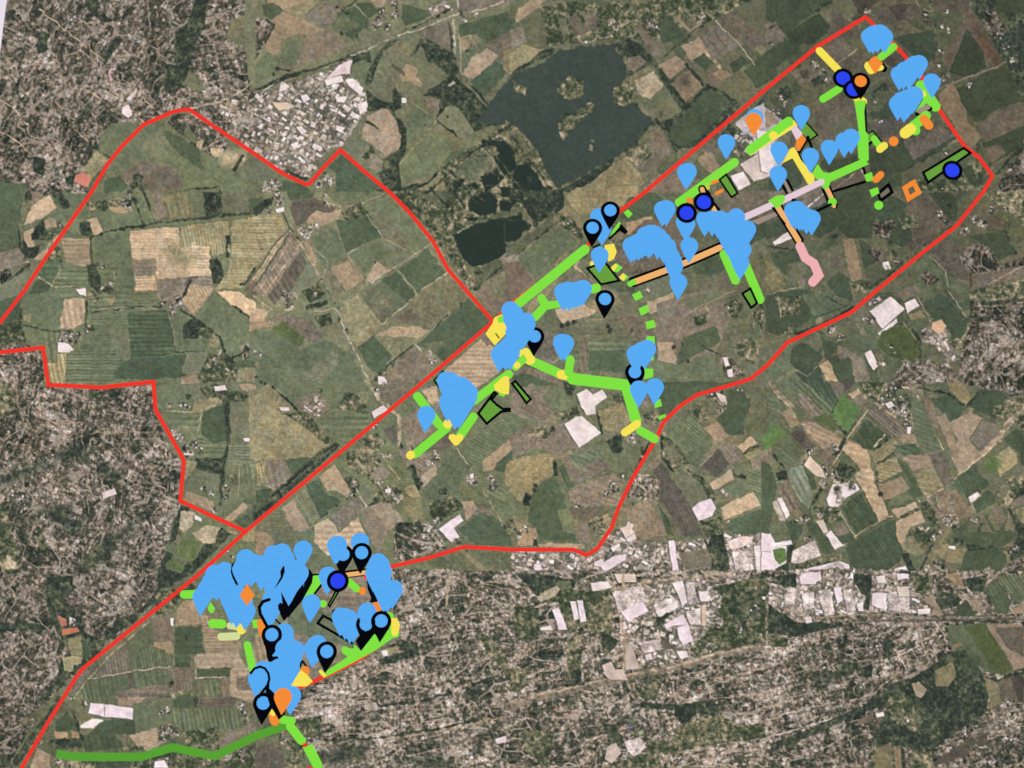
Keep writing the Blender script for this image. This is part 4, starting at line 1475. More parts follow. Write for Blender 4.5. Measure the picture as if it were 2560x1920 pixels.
OVERLAY_SPEC = '''
t 3 0
L K 30 960,500 1010,590
L Y 66 445,440 600,600
L G 66 475,855 610,770
L G 64 1085,405 975,495
L K 60 975,560 1000,595
L Y 74 868,570 890,605
L Y 50 950,590 975,585
A O 930,482 992,545 925,640 862,545 885,510
L Y 70 770,850 820,880
L G 90 1320,740 1445,920
A G 1270,975 1400,870 1400,800 1290,735 1340,860
L K 40 1290,985 1400,940
L PB 44 1310,960 1380,925
L G 84 1365,1000 1270,1080
L G 80 1260,1080 1275,1130
L Y 96 1230,1115 1185,1150
L O 76 1345,1030 1390,1085
A Y 1330,790 1350,780 1370,830 1345,835
O 22 1340,1492 1690,1280 1748,1322 1382,1578
RO 42 1182,1625 1258,1578 1302,1662 1215,1716
C O 42 1085,1222
z 1920 280
L Y 60 430,170 470,230 0,520 -300,720
L G 160 355,165 0,430 -310,655
C Y 75 90,410
A PP 390,300 480,230 600,380 490,490
A GP 660,185 850,400 710,480 560,330
L K 28 660,185 855,400 720,490
L K 60 690,440 540,690
L K 50 690,450 750,600
A O 585,390 660,480 540,680 465,620 485,500
L K 40 500,690 690,1040
A Y 245,890 390,630 450,610 500,690 560,820 800,1110 800,1260 690,1250 420,800
L K 46 330,1180 420,1350
L K 46 250,1270 320,1400
L PB 50 290,1210 370,1370
L K 34 1675,-160 1700,350
L K 26 1740,370 1800,330 1960,510
A GP 1730,390 1800,345 1900,470 1860,600 1730,540
L K 50 1740,560 1780,530
L K 46 1110,1380 1700,1200
L K 46 1640,960 1720,1200
L K 44 940,1330 1050,1580
L K 50 1060,1300 1180,1600
L K 60 1130,1630 1170,1640
L P 76 1010,1310 1115,1530
A G 855,895 950,1040 1060,1060 1590,830 1560,800 1545,600 1560,300 1520,0 1490,-170 1560,-200 1690,-190 1660,0 1680,330 1730,400 1740,820 1700,870 1750,900 1640,950 1080,1210 1050,1280 1055,1320 960,1330 920,1280 960,1200 830,1160 765,1050
L PP 108 60,1625 920,1210
A G 0,1540 130,1455 280,1435 290,1500 200,1620 110,1650
C G 76 1110,1560
L P 60 1140,1630 1140,1635
L G 110 1830,460 1930,600
L Y 130 1930,645 2005,585
RK 56 1900,1410 2080,1260 2140,1390 1950,1530
A BR 1930,1430 2070,1310 2105,1380 1960,1490
A G 1660,1090 1790,1040 1825,1185 1700,1212
A G 1748,1350 1890,1300 1922,1405 1790,1478
C G 78 1910,1615
L O 120 1860,1170 1945,1085
t 3 1
L K 86 75,120 265,420
L P 48 80,125 262,420
L K 24 420,165 540,110
L PK 78 275,470 320,570 395,620 438,720 385,780
L K 26 215,70 235,75
z 1640 400
L G 150 1355,45 400,735
O 34 1095,345 1212,252 1408,575 1302,648
L O 60 970,395 1055,365
L O 60 1045,580 1140,530
A O 510,700 540,650 620,660 640,760 560,740
L YG 60 880,440 900,490
L K 140 795,505 840,600
L K 60 880,550 920,600
L P 76 795,505 830,620
L K 60 980,740 1080,860
L P 76 985,830 1020,890
L PP 116 1540,990 1980,790
A PB 1640,1060 2060,900 2100,960 1760,1120
A G 1940,700 2060,635 2212,615 2230,690 2130,820 2070,835
L K 30 2010,830 2230,1110
t 2 1
L G 80 630,497 60,962
L G 72 255,920 290,980 200,1080
L G 66 300,985 400,968
L G 76 730,830 700,840
A G 865,340 925,255 960,300 930,330 870,390 845,390
L K 20 840,405 930,325 975,355 990,345 940,290
L K 16 700,480 760,455
A Y 800,460 880,448 905,520 880,580 835,605 800,500
L Y 46 695,620 700,650
A G 900,615 955,655 910,700 870,680
A Y 848,660 892,618 912,640 880,690
A G 960,700 1010,735 965,775 930,740
A Y 922,738 960,702 985,735 958,772
O 20 650,662 770,800 925,767 800,605
A G 963,180 1000,150 1042,192 1005,228
L K 92 1050,778 1325,680 1500,612 1795,483
L P 52 1060,778 1325,680 1500,612 1795,483
L G 50 1020,795 1050,780
A G 1035,890 1105,855 1130,910 1070,945
A G 1092,1010 1165,975 1187,1035 1115,1070
A G 1150,1125 1225,1105 1242,1170 1165,1188
A G 1165,1248 1232,1248 1232,1320 1155,1290
A G 1190,1420 1222,1400 1225,1455 1190,1460
A G 1145,1525 1220,1530 1218,1600 1140,1620
L G 76 1830,540 1930,765
L G 78 2020,640 2140,930
O 20 1988,880 2058,836 2115,960 2066,1002
L G 80 140,1450 430,1580 560,1610 980,1660
L Y 90 100,1400 155,1450
L Y 80 425,1580 475,1585
L G 72 503,1450 488,1560
L Y 54 45,1505 55,1495
t 2 2
L G 90 520,-40 980,15 1072,320
L G 74 1110,405 1230,475
L Y 68 975,420 1080,345
A G 1225,150 1280,130 1297,190 1232,212
A G 1257,285 1322,260 1330,285 1268,312
z 1020 900
L K 34 450,360 610,195
L K 34 450,360 535,465
A GP 460,360 600,220 620,420
L G 150 1150,700 1740,250
L G 150 165,630 540,1120
L G 145 670,1180 120,1630
L Y 145 50,1640 40,1650
C Y 82 690,1105
L G 150 1130,985 880,1340
A Y 700,1350 715,1295 780,1278 835,1310 900,1275 960,1310 950,1375 860,1475 800,1480
L G 90 1610,580 1640,590
A Y 1480,440 1660,280 1740,290 1755,420 1740,600 1640,590 1510,530
O 44 1215,925 1490,560 1530,585 1445,690 1540,780 1640,850 1755,850 1755,880 1610,895 1360,1105
O 40 1800,410 1855,370 2122,680 2048,748
z 1040 740
A Y 1200,660 1320,480 1350,380 1480,320 1580,500 1560,650 1360,860
A G 1410,380 1500,330 1580,400 1540,460 1420,470
L YK 26 1380,660 1435,730
L G 130 1720,1230 1960,990
C Y 60 1745,1200
L Y 120 1900,960 1990,1110
t 0 3
LB D 72 492,1535 640,1560 1220,1562 1490,1480 1860,1555 2212,1380 2482,1290
L G 78 1840,410 1920,415
L PG 60 1990,430 2080,440
L PG 68 1915,525 2045,520
C Y 40 2088,465
L G 66 2140,595 2185,800
A G 2180,380 2250,375 2250,450 2190,450
L O 56 2250,400 2270,500
z 440 1320
L G 145 145,1150 340,1145
A G 600,1275 680,1390 660,1450 620,1480 570,1440 555,1380
L Y 60 1570,990 1580,1190
z 720 1320
A G 430,820 560,810 600,950 420,1160 260,1230 250,1200 380,1000
L K 30 430,810 550,800
L K 40 590,970 470,1130
L G 130 1050,930 1190,1050
L O 120 1290,1080 1290,1100
L K 130 1010,800 1310,765
L P 78 1010,812 1320,770
L R 60 1340,840 1360,870
C G 66 610,1310
A K 1365,880 1480,1020 1560,1250 1530,1310 1450,1290 1410,1280 1440,1210 1380,1060
O 30 700,1330 830,1090 870,1110 725,1360
A K 360,690 440,800 420,950 260,1240 0,1560 -20,1440 -10,1330 220,1060 360,800
A O 1460,1290 1580,1270 1650,1380 1560,1460 1530,1440
L K 50 1600,1280 1680,1440
C K 60 820,1460
z 760 1480
L K 46 240,540 830,880
L K 46 240,540 335,410 540,520
A G 350,1480 900,1195 1230,1010 1570,775 1500,640 1225,715 990,1020 870,900 860,975 790,975 720,932 650,960 660,1050 770,1110 330,1400
L Y 60 290,1370 350,1440
L G 130 720,1010 860,1110
L G 140 1480,420 1580,720
A Y 1510,450 1610,450 1660,560 1650,660 1600,760 1530,760 1510,680
z 560 1540
A GP 1340,820 1380,870 1330,930
L K 34 1345,790 1305,940 1140,1180
L K 36 1360,780 1420,860
C O 85 1400,950
A Y 1140,1200 1330,930 1440,1010 1540,1130 1430,1215 1250,1215
L O 110 680,160 690,230
A K 780,700 960,690 940,800 790,800
A K 680,360 900,360 900,600 840,690 770,780 720,560
t 1 3
L G 70 230,1240 310,1250
L G 76 300,1300 395,1420
A G 405,1480 490,1450 575,1620 575,1680 520,1700
A R 405,1442 445,1450 440,1478 408,1475
A R 430,1659 470,1640 500,1662
L O 84 150,1190 165,1250
L Y 40 130,1170 150,1190
t 2 3
C R 7 1610,975
C C 8 1018,1300
C G 9 1110,1360
'''

PIN_SPEC = '''
t 3 0
P 875,322 903,330 1003,322 940,290 905,300 970,288
q 940,320 985,305 950,310
P 1130,648 1178,610 1302,552 1262,560 1220,590
q 1165,640 1210,640 1240,600
P 1412,712
P 1115,905 1150,870 1262,822 1200,850 1240,850
q 1160,900 1200,890 1170,920
P 285,985 527,1285 655,1222 715,1190 92,1300 363,1355 85,1510
CR 645,682 735,780
KO 797,708
CR 1587,1478
t 3 1
P 212,165 250,155 290,190 375,232 265,190
q 240,180 330,220
t 2 0
P 1850,1237 1500,1492 1518,1485 2095,1020
PO 2086,1048
t 2 1
P 1302,155 1335,150 1490,265 1505,280 1530,470
P 1665,240 1730,240 1800,240 1935,220 2030,325 1990,500 1970,612 1860,330
q 1780,260 1860,260 1900,300 1960,340 1950,420 1920,480 1940,540 1830,300 1900,380 1860,400 1960,300
P 1030,468 1060,455 1100,445 1130,430 1195,362 1225,365 1262,390 1340,475 1400,645 1435,785
q 1160,410 1200,420 1260,440 1300,430 1350,520 1370,560 1390,600 1090,440 1310,470 1150,380 1180,430
P 750,220 785,300 757,553 765,250
q 775,260 780,320
P 440,868 480,855 530,860 612,840
q 500,880 555,860 580,850 460,880
P 430,1305 458,1310
P 1065,1405 1120,1375 1165,1358
q 1100,1390 1100,1400
K 695,315 802,930
K 848,165
K 195,1252
CR 1655,95 1505,188
K 1060,1560
P 1065,1405 1150,1380 1095,1710 1232,1690
q 1080,1410
z 1040 740
P 1630,255 1700,320 1760,430 1900,450 1910,500 1880,560
P 1450,1015 1500,960 1560,920 1700,640 1650,820
q 1800,480 1740,540 1820,620 1700,760 1600,900 1640,980 1560,980 1660,400 1750,700 1850,640 1600,960 1780,580
P 520,1470 600,1480 760,1570
z 1020 900
P 900,450 1050,570 1040,650 700,720 830,900 780,780
q 720,480 820,540 900,560 960,560 980,640 940,720 860,700 760,640 800,820 880,820 900,880 700,760 940,800 680,420 960,480
P 320,955
z 440 1320
K 1130,725
P 1210,528 1395,630 1160,680 680,800 850,750 690,900
KP 1900,1240
P 1690,460 1840,430 1900,540 1460,680 460,1190 2040,760
q 1330,700 1560,620 1640,600 1740,560 1800,620 1500,760 1600,740 1700,720 1960,680 2060,720 2140,780 1780,860 1880,860 1980,900 2080,860 1760,1000 1860,1000 1960,1000 1700,900 1640,860 1320,600 1480,640
q 760,840 840,860 620,930 740,930 860,960 540,1060 900,1120 1000,1120 1080,1180 960,1240 1080,1300 1180,1300 1160,760 1260,700 1240,640
P 1225,1440 1080,1400 1630,1420 1000,1340 1900,1000 1720,1060
q 1700,1080 1730,1160 1690,1300 1820,1080 1660,1240 1660,1400 2060,980 1980,1020
D 1240,970 1372,1160 1235,1350 1112,1160
Z 1880,650 1890,750 1850,870 1780,970 1705,1060 1790,900 1820,840 1812,750 1850,680
Z 1825,1100 1960,1360 2100,1100 2212,960 2212,1200 1890,1595 1780,1410 1770,1340 1810,1290 1850,1310
Z 1730,1560 1830,1660 1800,1670 1720,1590
ZS 56 1620,1238 1510,1275 1450,1370 1465,1480 1530,1600 1600,1730
Z 970,640 1060,540 1040,570 990,640 980,720 1000,800 1090,980 1060,995 990,870 958,770
z 720 1320
K 960,460
P 270,382 840,305 870,300 1250,245
P 700,832
P 1560,600 1600,640 1630,840 1830,1065 1740,1130
q 1520,700 1500,780 1560,760 1640,760 1560,880 1620,960 1700,1060 1680,1140 1760,1060 1600,900
K 1280,430
CR 868,918
P 410,1310
t 1 3
z 760 1480
Z 900,850 950,770 1100,690 1220,620 1330,620 1330,850 1225,722 990,1020
P 650,430 710,440 780,470 880,540
q 740,500 820,560 800,520
P 1095,350
K 1080,555
P 1095,350
K 1340,500
Z 1195,490 1240,480 1240,700 1230,720 1180,760 1160,700
z 560 1540
P 1050,290 1240,590
q 1060,360 1000,420 1060,480 1100,560 1160,620 1080,680 1180,680 1080,760 1160,780 1100,860 1040,920 1000,1000 1120,940 960,960 880,980 900,1080 980,1080 1160,900 1200,700 1100,1000 960,1160 1040,1100 880,1180 820,1100 940,480 1020,620 1020,760
Z 670,330 1000,350 990,390 920,460 905,560 915,590 845,680 860,700 960,692 945,800 790,808 750,700 735,560 690,460
K 838,322
P 1060,560 690,940 760,950 1180,1370
P 1625,490 1560,560
q 1590,520
K 1785,612
P 588,1075
q 860,1040 900,1200 920,1240
P 860,950 960,900
K 690,1500
Z 725,1240 800,1130 795,1250 880,1330 900,1440 1010,1660 1090,1590 1060,1700 960,1790 800,1520 740,1340
PO 1030,1400
ZS 42 475,985 540,905 640,872 720,905 780,990 795,1090 765,1190 690,1290 610,1400
t 1 3
'''

# ---------------------------------------------------------------- the aerial picture shown on the screen
SX0, SX1, SY0, SY1, ST = -160.0, 2720.0, -110.0, 2030.0, 2.0
NX = int((SX1 - SX0) / ST) + 1
NY = int((SY1 - SY0) / ST) + 1
rng = np.random.default_rng(7)

def band_noise(sig, ax=0.0, ratio=1.0, seed=0):
    """unit-variance noise blurred by a gaussian of sig source pixels (optionally stretched along an angle)"""
    r = np.random.default_rng(seed)
    n = np.fft.rfft2(r.standard_normal((NY, NX)).astype(np.float32))
    fy = np.fft.fftfreq(NY)[:, None]
    fx = np.fft.rfftfreq(NX)[None, :]
    c, s = math.cos(ax), math.sin(ax)
    u = fx * c + fy * s
    v = -fx * s + fy * c
    s1 = sig * ratio / ST
    s2 = sig / ST
    g = np.exp(-2 * (math.pi ** 2) * ((u * s1) ** 2 + (v * s2) ** 2))
    o = np.fft.irfft2(n * g, s=(NY, NX)).astype(np.float32)
    return (o - o.mean()) / o.std()

N1 = band_noise(1.6, seed=1)
N2 = band_noise(3.2, seed=2)
N3 = band_noise(5.5, seed=3)
N4 = band_noise(9, seed=4)
N8 = band_noise(20, seed=5)
N9 = band_noise(48, seed=6)
M2 = band_noise(2.6, seed=12)
M3 = band_noise(6, seed=13)
M9 = band_noise(60, seed=14)
H1 = band_noise(2.2, seed=21)
H2 = band_noise(3.0, seed=22)
gx, gy = np.meshgrid(SX0 + ST * np.arange(NX), SY0 + ST * np.arange(NY))
gx = gx.astype(np.float32)
gy = gy.astype(np.float32)
# irregular natural edges: every outline is looked up through a small wobble
WX = gx + 0.9 * N3 + 0.6 * N2
WY = gy + 0.9 * M3 + 0.6 * M2
VX = gx + 0.5 * N3
VY = gy + 0.5 * M3

PAL = dict(g1='6a7359', g2='505e49', g3='74775f', b1='a18f74', b2='bfa98b', b3='ab9880', b4='7b6f60',
           n1='756e5f', n2='605b51', n3='82796a', n4='5e564c', n5='73735b', o1='7f7b5c', o2='5b6250',
           y1='938c6c', y2='b9ac90', y3='9c936f', y4='b3a880', k1='3c4943', k2='27342f', w1='dccccb',
           rb='6b5444', gr='7d8674', gg='66744b', gv='5f7c4b', wg='b5aca2', f='40503f')

def rgb(h):
    return np.array([int(h[i:i + 2], 16) / 255.0 for i in (0, 2, 4)], np.float32)

def colour(name):
    if len(name) == 6 and all(ch in '0123456789abcdef' for ch in name):
        return rgb(name)
    if name in ('g2g', 'g3g', 'g1g'):
        return rgb(PAL['gg']) * (0.9 if name == 'g2g' else 1.0)
    if name in ('g1v', 'g2v'):
        return rgb(PAL['gv'])
    if name == 'w1g':
        return rgb(PAL['wg'])
    return rgb(PAL[name[:2]])

IMG = np.zeros((NY, NX, 3), np.float32)
IMG[:] = colour('g3')
LIVELY = np.ones((NY, NX), np.float32)        # how much field mottling each place gets

def box(pts, pad):
    xs = [p[0] for p in pts]
    ys = [p[1] for p in pts]
    x0 = max(0, int((min(xs) - pad - SX0) / ST)); x1 = min(NX, int((max(xs) + pad - SX0) / ST) + 2)
    y0 = max(0, int((min(ys) - pad - SY0) / ST)); y1 = min(NY, int((max(ys) + pad - SY0) / ST) + 2)
    if x1 <= x0 or y1 <= y0:
        return None
    return slice(y0, y1), slice(x0, x1)

def seg_d(X, Y, a, b):
    dx, dy = b[0] - a[0], b[1] - a[1]
    t = np.clip(((X - a[0]) * dx + (Y - a[1]) * dy) / max(dx * dx + dy * dy, 1e-6), 0, 1)
    return np.hypot(X - a[0] - t * dx, Y - a[1] - t * dy)

def poly_mask(pts, soft=1.6, crisp=False, pad=8):
    b = box(pts, pad + soft)
    if b is None:
        return None, None
    X = (VX if crisp else WX)[b]
    Y = (VY if crisp else WY)[b]
    inside = np.zeros(X.shape, bool)
    d = np.full(X.shape, 1e9, np.float32)
    n = len(pts)
    for i in range(n):
        p, q = pts[i], pts[(i + 1) % n]
        d = np.minimum(d, seg_d(X, Y, p, q))
        if p[1] != q[1]:
            c = (p[1] > Y) != (q[1] > Y)
            inside ^= c & (X < (q[0] - p[0]) * (Y - p[1]) / (q[1] - p[1]) + p[0])
    sd = np.where(inside, d, -d)
    return b, np.clip(0.5 + sd / (2 * soft), 0, 1)

def line_mask(pts, w, soft=1.3, rough=0.0):
    b = box(pts, w + 10)
    if b is None:
        return None, None
    X, Y = WX[b], WY[b]
    d = np.full(X.shape, 1e9, np.float32)
    for p, q in zip(pts[:-1], pts[1:]):
        d = np.minimum(d, seg_d(X, Y, p, q))
    if rough:
        d = d + rough * (N2[b] + 0.6 * N3[b])
    return b, np.clip(0.5 + (w / 2 - d) / (2 * soft), 0, 1)

def blend(b, m, col):
    IMG[b] += (col - IMG[b]) * m[..., None]

def lively(b, m, v):
    LIVELY[b] += (v - LIVELY[b]) * m

def ramp(v, stops):
    xs = [s[0] for s in stops]
    out = np.empty(v.shape + (3,), np.float32)
    cols = [rgb(s[1]) for s in stops]
    for k in range(3):
        out[..., k] = np.interp(v, xs, [c[k] for c in cols])
    return out

URB = {}
def rect_cells(ang, w, h, seed, wob=0.0):
    """irregular rectangular cells along an angle: (random value per cell, distance to the cell border)"""
    r = np.random.default_rng(seed)
    t = math.radians(ang)
    c, s = math.cos(t), math.sin(t)
    X = gx + wob * N8
    Y = gy + wob * M9
    u = ((X * c + Y * s) / w).astype(np.float32)
    v = ((-X * s + Y * c) / h).astype(np.float32)
    iu, iv = np.floor(u).astype(np.int32), np.floor(v).astype(np.int32)
    jit = r.uniform(0.12, 0.88, (211, 211, 2)).astype(np.float32)
    val = r.standard_normal((211, 211)).astype(np.float32)
    best = np.full(u.shape, 9.0, np.float32); second = best.copy()
    out = np.zeros(u.shape, np.float32)
    for p in (-1, 0, 1):
        for q in (-1, 0, 1):
            cu, cv = (iu + p) % 211, (iv + q) % 211
            d = np.maximum(np.abs(u - (iu + p + jit[cu, cv, 0])), np.abs(v - (iv + q + jit[cu, cv, 1])))
            near = d < best
            second = np.where(near, best, np.minimum(second, d))
            out = np.where(near, val[cu, cv], out)
            best = np.where(near, d, best)
    return out, (second - best) * min(w, h)

def urban_tex(ang):
    key = int(round((ang % 180) / 15) * 15)
    if key in URB:
        return URB[key]
    a = math.radians(key)
    s3 = band_noise(2.4, a, 4.0, seed=300 + key)
    s4 = band_noise(2.4, a + math.pi / 2, 4.5, seed=340 + key)
    pick = np.clip(0.5 + 1.2 * band_noise(34, seed=360 + key), 0, 1)
    s3 = s3 * pick + s4 * (1 - pick)
    hv, he = rect_cells(key, 7.5, 10.0, 500 + key, 5.0)
    bv, be = rect_cells(key, 40.0, 84.0, 600 + key, 16.0)
    v = 0.50 * hv + 0.36 * N1 + 0.26 * N2 + 0.27 * s3 + 0.30 * bv + 0.14 * N3 - 0.34 * N8 + 0.2
    v = v - 0.55 * np.clip(1 - he / 1.6, 0, 1)
    v = v - 0.5 * np.clip(N4 - 0.9, 0, 2)
    st = np.clip(1.35 - np.abs(be - 0.6) / 2.2, 0, 1) * np.clip(0.75 + 0.4 * N4, 0, 1)
    v = v * (1 - 0.8 * st) + 1.1 * st
    t = ramp(v, [(-2.3, '27312a'), (-1.2, '3a4338'), (-0.45, '565649'), (0.15, '736c5f'),
                 (0.8, '998e81'), (1.5, 'baad9f'), (2.2, 'd9ccc2'), (3.0, 'f4ebea')])
    t *= (1 + 0.016 * band_noise(3.5, seed=700 + key)[..., None] * np.array([1.0, -0.2, -0.8], np.float32))
    t *= tone_at(gx, gy, TOWN_FALLOFF)[..., None].astype(np.float32)
    URB[key] = t
    return t

def forest_tex(light=False):
    v = 0.6 * N2 + 0.55 * N1 + 0.45 * N3 + 0.4 * N8
    if light:
        return ramp(v + 0.35 * M9, [(-2, '35402f'), (-0.6, '48523f'), (0.3, '63674f'), (1.3, '837e66'), (2.6, 'b0a388')])
    return ramp(v, [(-2, '29332d'), (-0.4, '364036'), (0.7, '465041'), (2.0, '60664f'), (3, '7a7961')])

FOR = forest_tex()
SCR = forest_tex(True)

def roof(cx, cy, w, h, a, col, shade=True):
    c, s = math.cos(a), math.sin(a)
    q = [(cx + c * i * w / 2 - s * j * h / 2, cy + s * i * w / 2 + c * j * h / 2) for i, j in ((-1, -1), (1, -1), (1, 1), (-1, 1))]
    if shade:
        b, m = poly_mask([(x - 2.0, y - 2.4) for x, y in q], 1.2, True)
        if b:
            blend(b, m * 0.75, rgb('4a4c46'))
    b, m = poly_mask(q, 1.1, True)
    if b:
        blend(b, m, col * (1 + (0.05 * N2[b] + 0.05 * N1[b])[..., None]))

def inside_poly(x, y, pts):
    c = False
    for i in range(len(pts)):
        p, q = pts[i - 1], pts[i]
        if (p[1] > y) != (q[1] > y) and x < (q[0] - p[0]) * (y - p[1]) / (q[1] - p[1]) + p[0]:
            c = not c
    return c

def works(pts, ang, size=15, fill=0.62, base='8b8478', bright=0.5, rs=1):
    r = np.random.default_rng(rs + int(abs(pts[0][0]) + abs(pts[0][1])))
    b, m = poly_mask(pts)
    if b is None:
        return
    t = urban_tex(ang)[b]
    t = 0.7 * t + 0.3 * rgb(base) + 0.03 * N4[b][..., None]
    blend(b, m, t)
    lively(b, m, 0.3)
    a = math.radians(ang)
    c, s = math.cos(a), math.sin(a)
    xs = [p[0] for p in pts]; ys = [p[1] for p in pts]
    cx0, cy0 = sum(xs) / len(xs), sum(ys) / len(ys)
    R = max(max(xs) - min(xs), max(ys) - min(ys)) * 0.75
    kinds = ['e6d8d6', 'd8c9c2', 'cdbfb2', 'bfb2a6', 'a69c92', '8d867c', 'f0e6e6', '6f7068']
    pr = np.array([0.13, 0.17, 0.2, 0.19, 0.13, 0.08, 0.05, 0.05])
    v = -R
    while v < R:
        u = -R + r.uniform(0, size)
        rowh = size * r.uniform(0.6, 1.2)
        while u < R:
            w = size * min(2.6, r.lognormal(-0.1, 0.5))
            h = rowh * r.uniform(0.35, 1.15)
            uu, vv = u + r.normal(0, size * .18), v + r.normal(0, size * .28)
            x = cx0 + c * uu - s * vv
            y = cy0 + s * uu + c * vv
            if r.random() < fill and inside_poly(x, y, pts) and SX0 < x < SX1 and SY0 < y < SY1:
                col = rgb(kinds[r.choice(8, p=pr)])
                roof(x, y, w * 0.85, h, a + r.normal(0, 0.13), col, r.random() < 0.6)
            u += w + r.uniform(1, 5)
        v += rowh + r.uniform(0.5, 3)

def village(x, y, rad, r):
    """farmsteads: a few roofs in a yard with dark trees round them"""
    pts = [(x + rad * math.cos(t) * r.uniform(.6, 1.1), y + rad * math.sin(t) * r.uniform(.6, 1.1)) for t in np.linspace(0, 6.28, 9)[:-1]]
    b, m = poly_mask(pts, 3)
    if b is None:
        return
    t = urban_tex(35)[b] * 0.98 + 0.05
    blend(b, m * 0.9, t)
    lively(b, m, 0.3)
    for _ in range(int(2 + rad / 4)):
        a = r.uniform(0, 6.28)
        d = rad * r.uniform(0, .9)
        if r.random() < 0.45:
            blob(x + d * math.cos(a), y + d * math.sin(a), r.uniform(1.5, 3.6))
        else:
            col = rgb(['e2d6d0', 'c9bbb0', 'd8c4b4', 'f0e8e6', 'b0a59c'][r.integers(5)])
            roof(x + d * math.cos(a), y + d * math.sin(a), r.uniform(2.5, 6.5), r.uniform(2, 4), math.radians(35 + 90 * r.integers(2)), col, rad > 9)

def blob(x, y, rad):
    pts = [(x - rad, y - rad), (x + rad, y + rad)]
    b = box(pts, 8)
    if b is None:
        return
    d = np.hypot(WX[b] - x, WY[b] - y) + 0.8 * N2[b]
    blend(b, np.clip(0.5 + (rad - d) / 3, 0, 1) * 0.9, FOR[b])

def stripes(b, ang, period, amp):
    a = math.radians(ang)
    q = (-gx[b] * math.sin(a) + gy[b] * math.cos(a)) + 0.8 * N4[b]
    # uneven cultivation strips: two periods beating, hard-ish edges
    s = np.tanh(2.0 * np.sin(2 * math.pi * q / period)) + 0.7 * np.sin(2 * math.pi * q / (period * 2.73) + 1.3)
    return 1 + amp * s * (0.7 + 0.3 * N8[b])

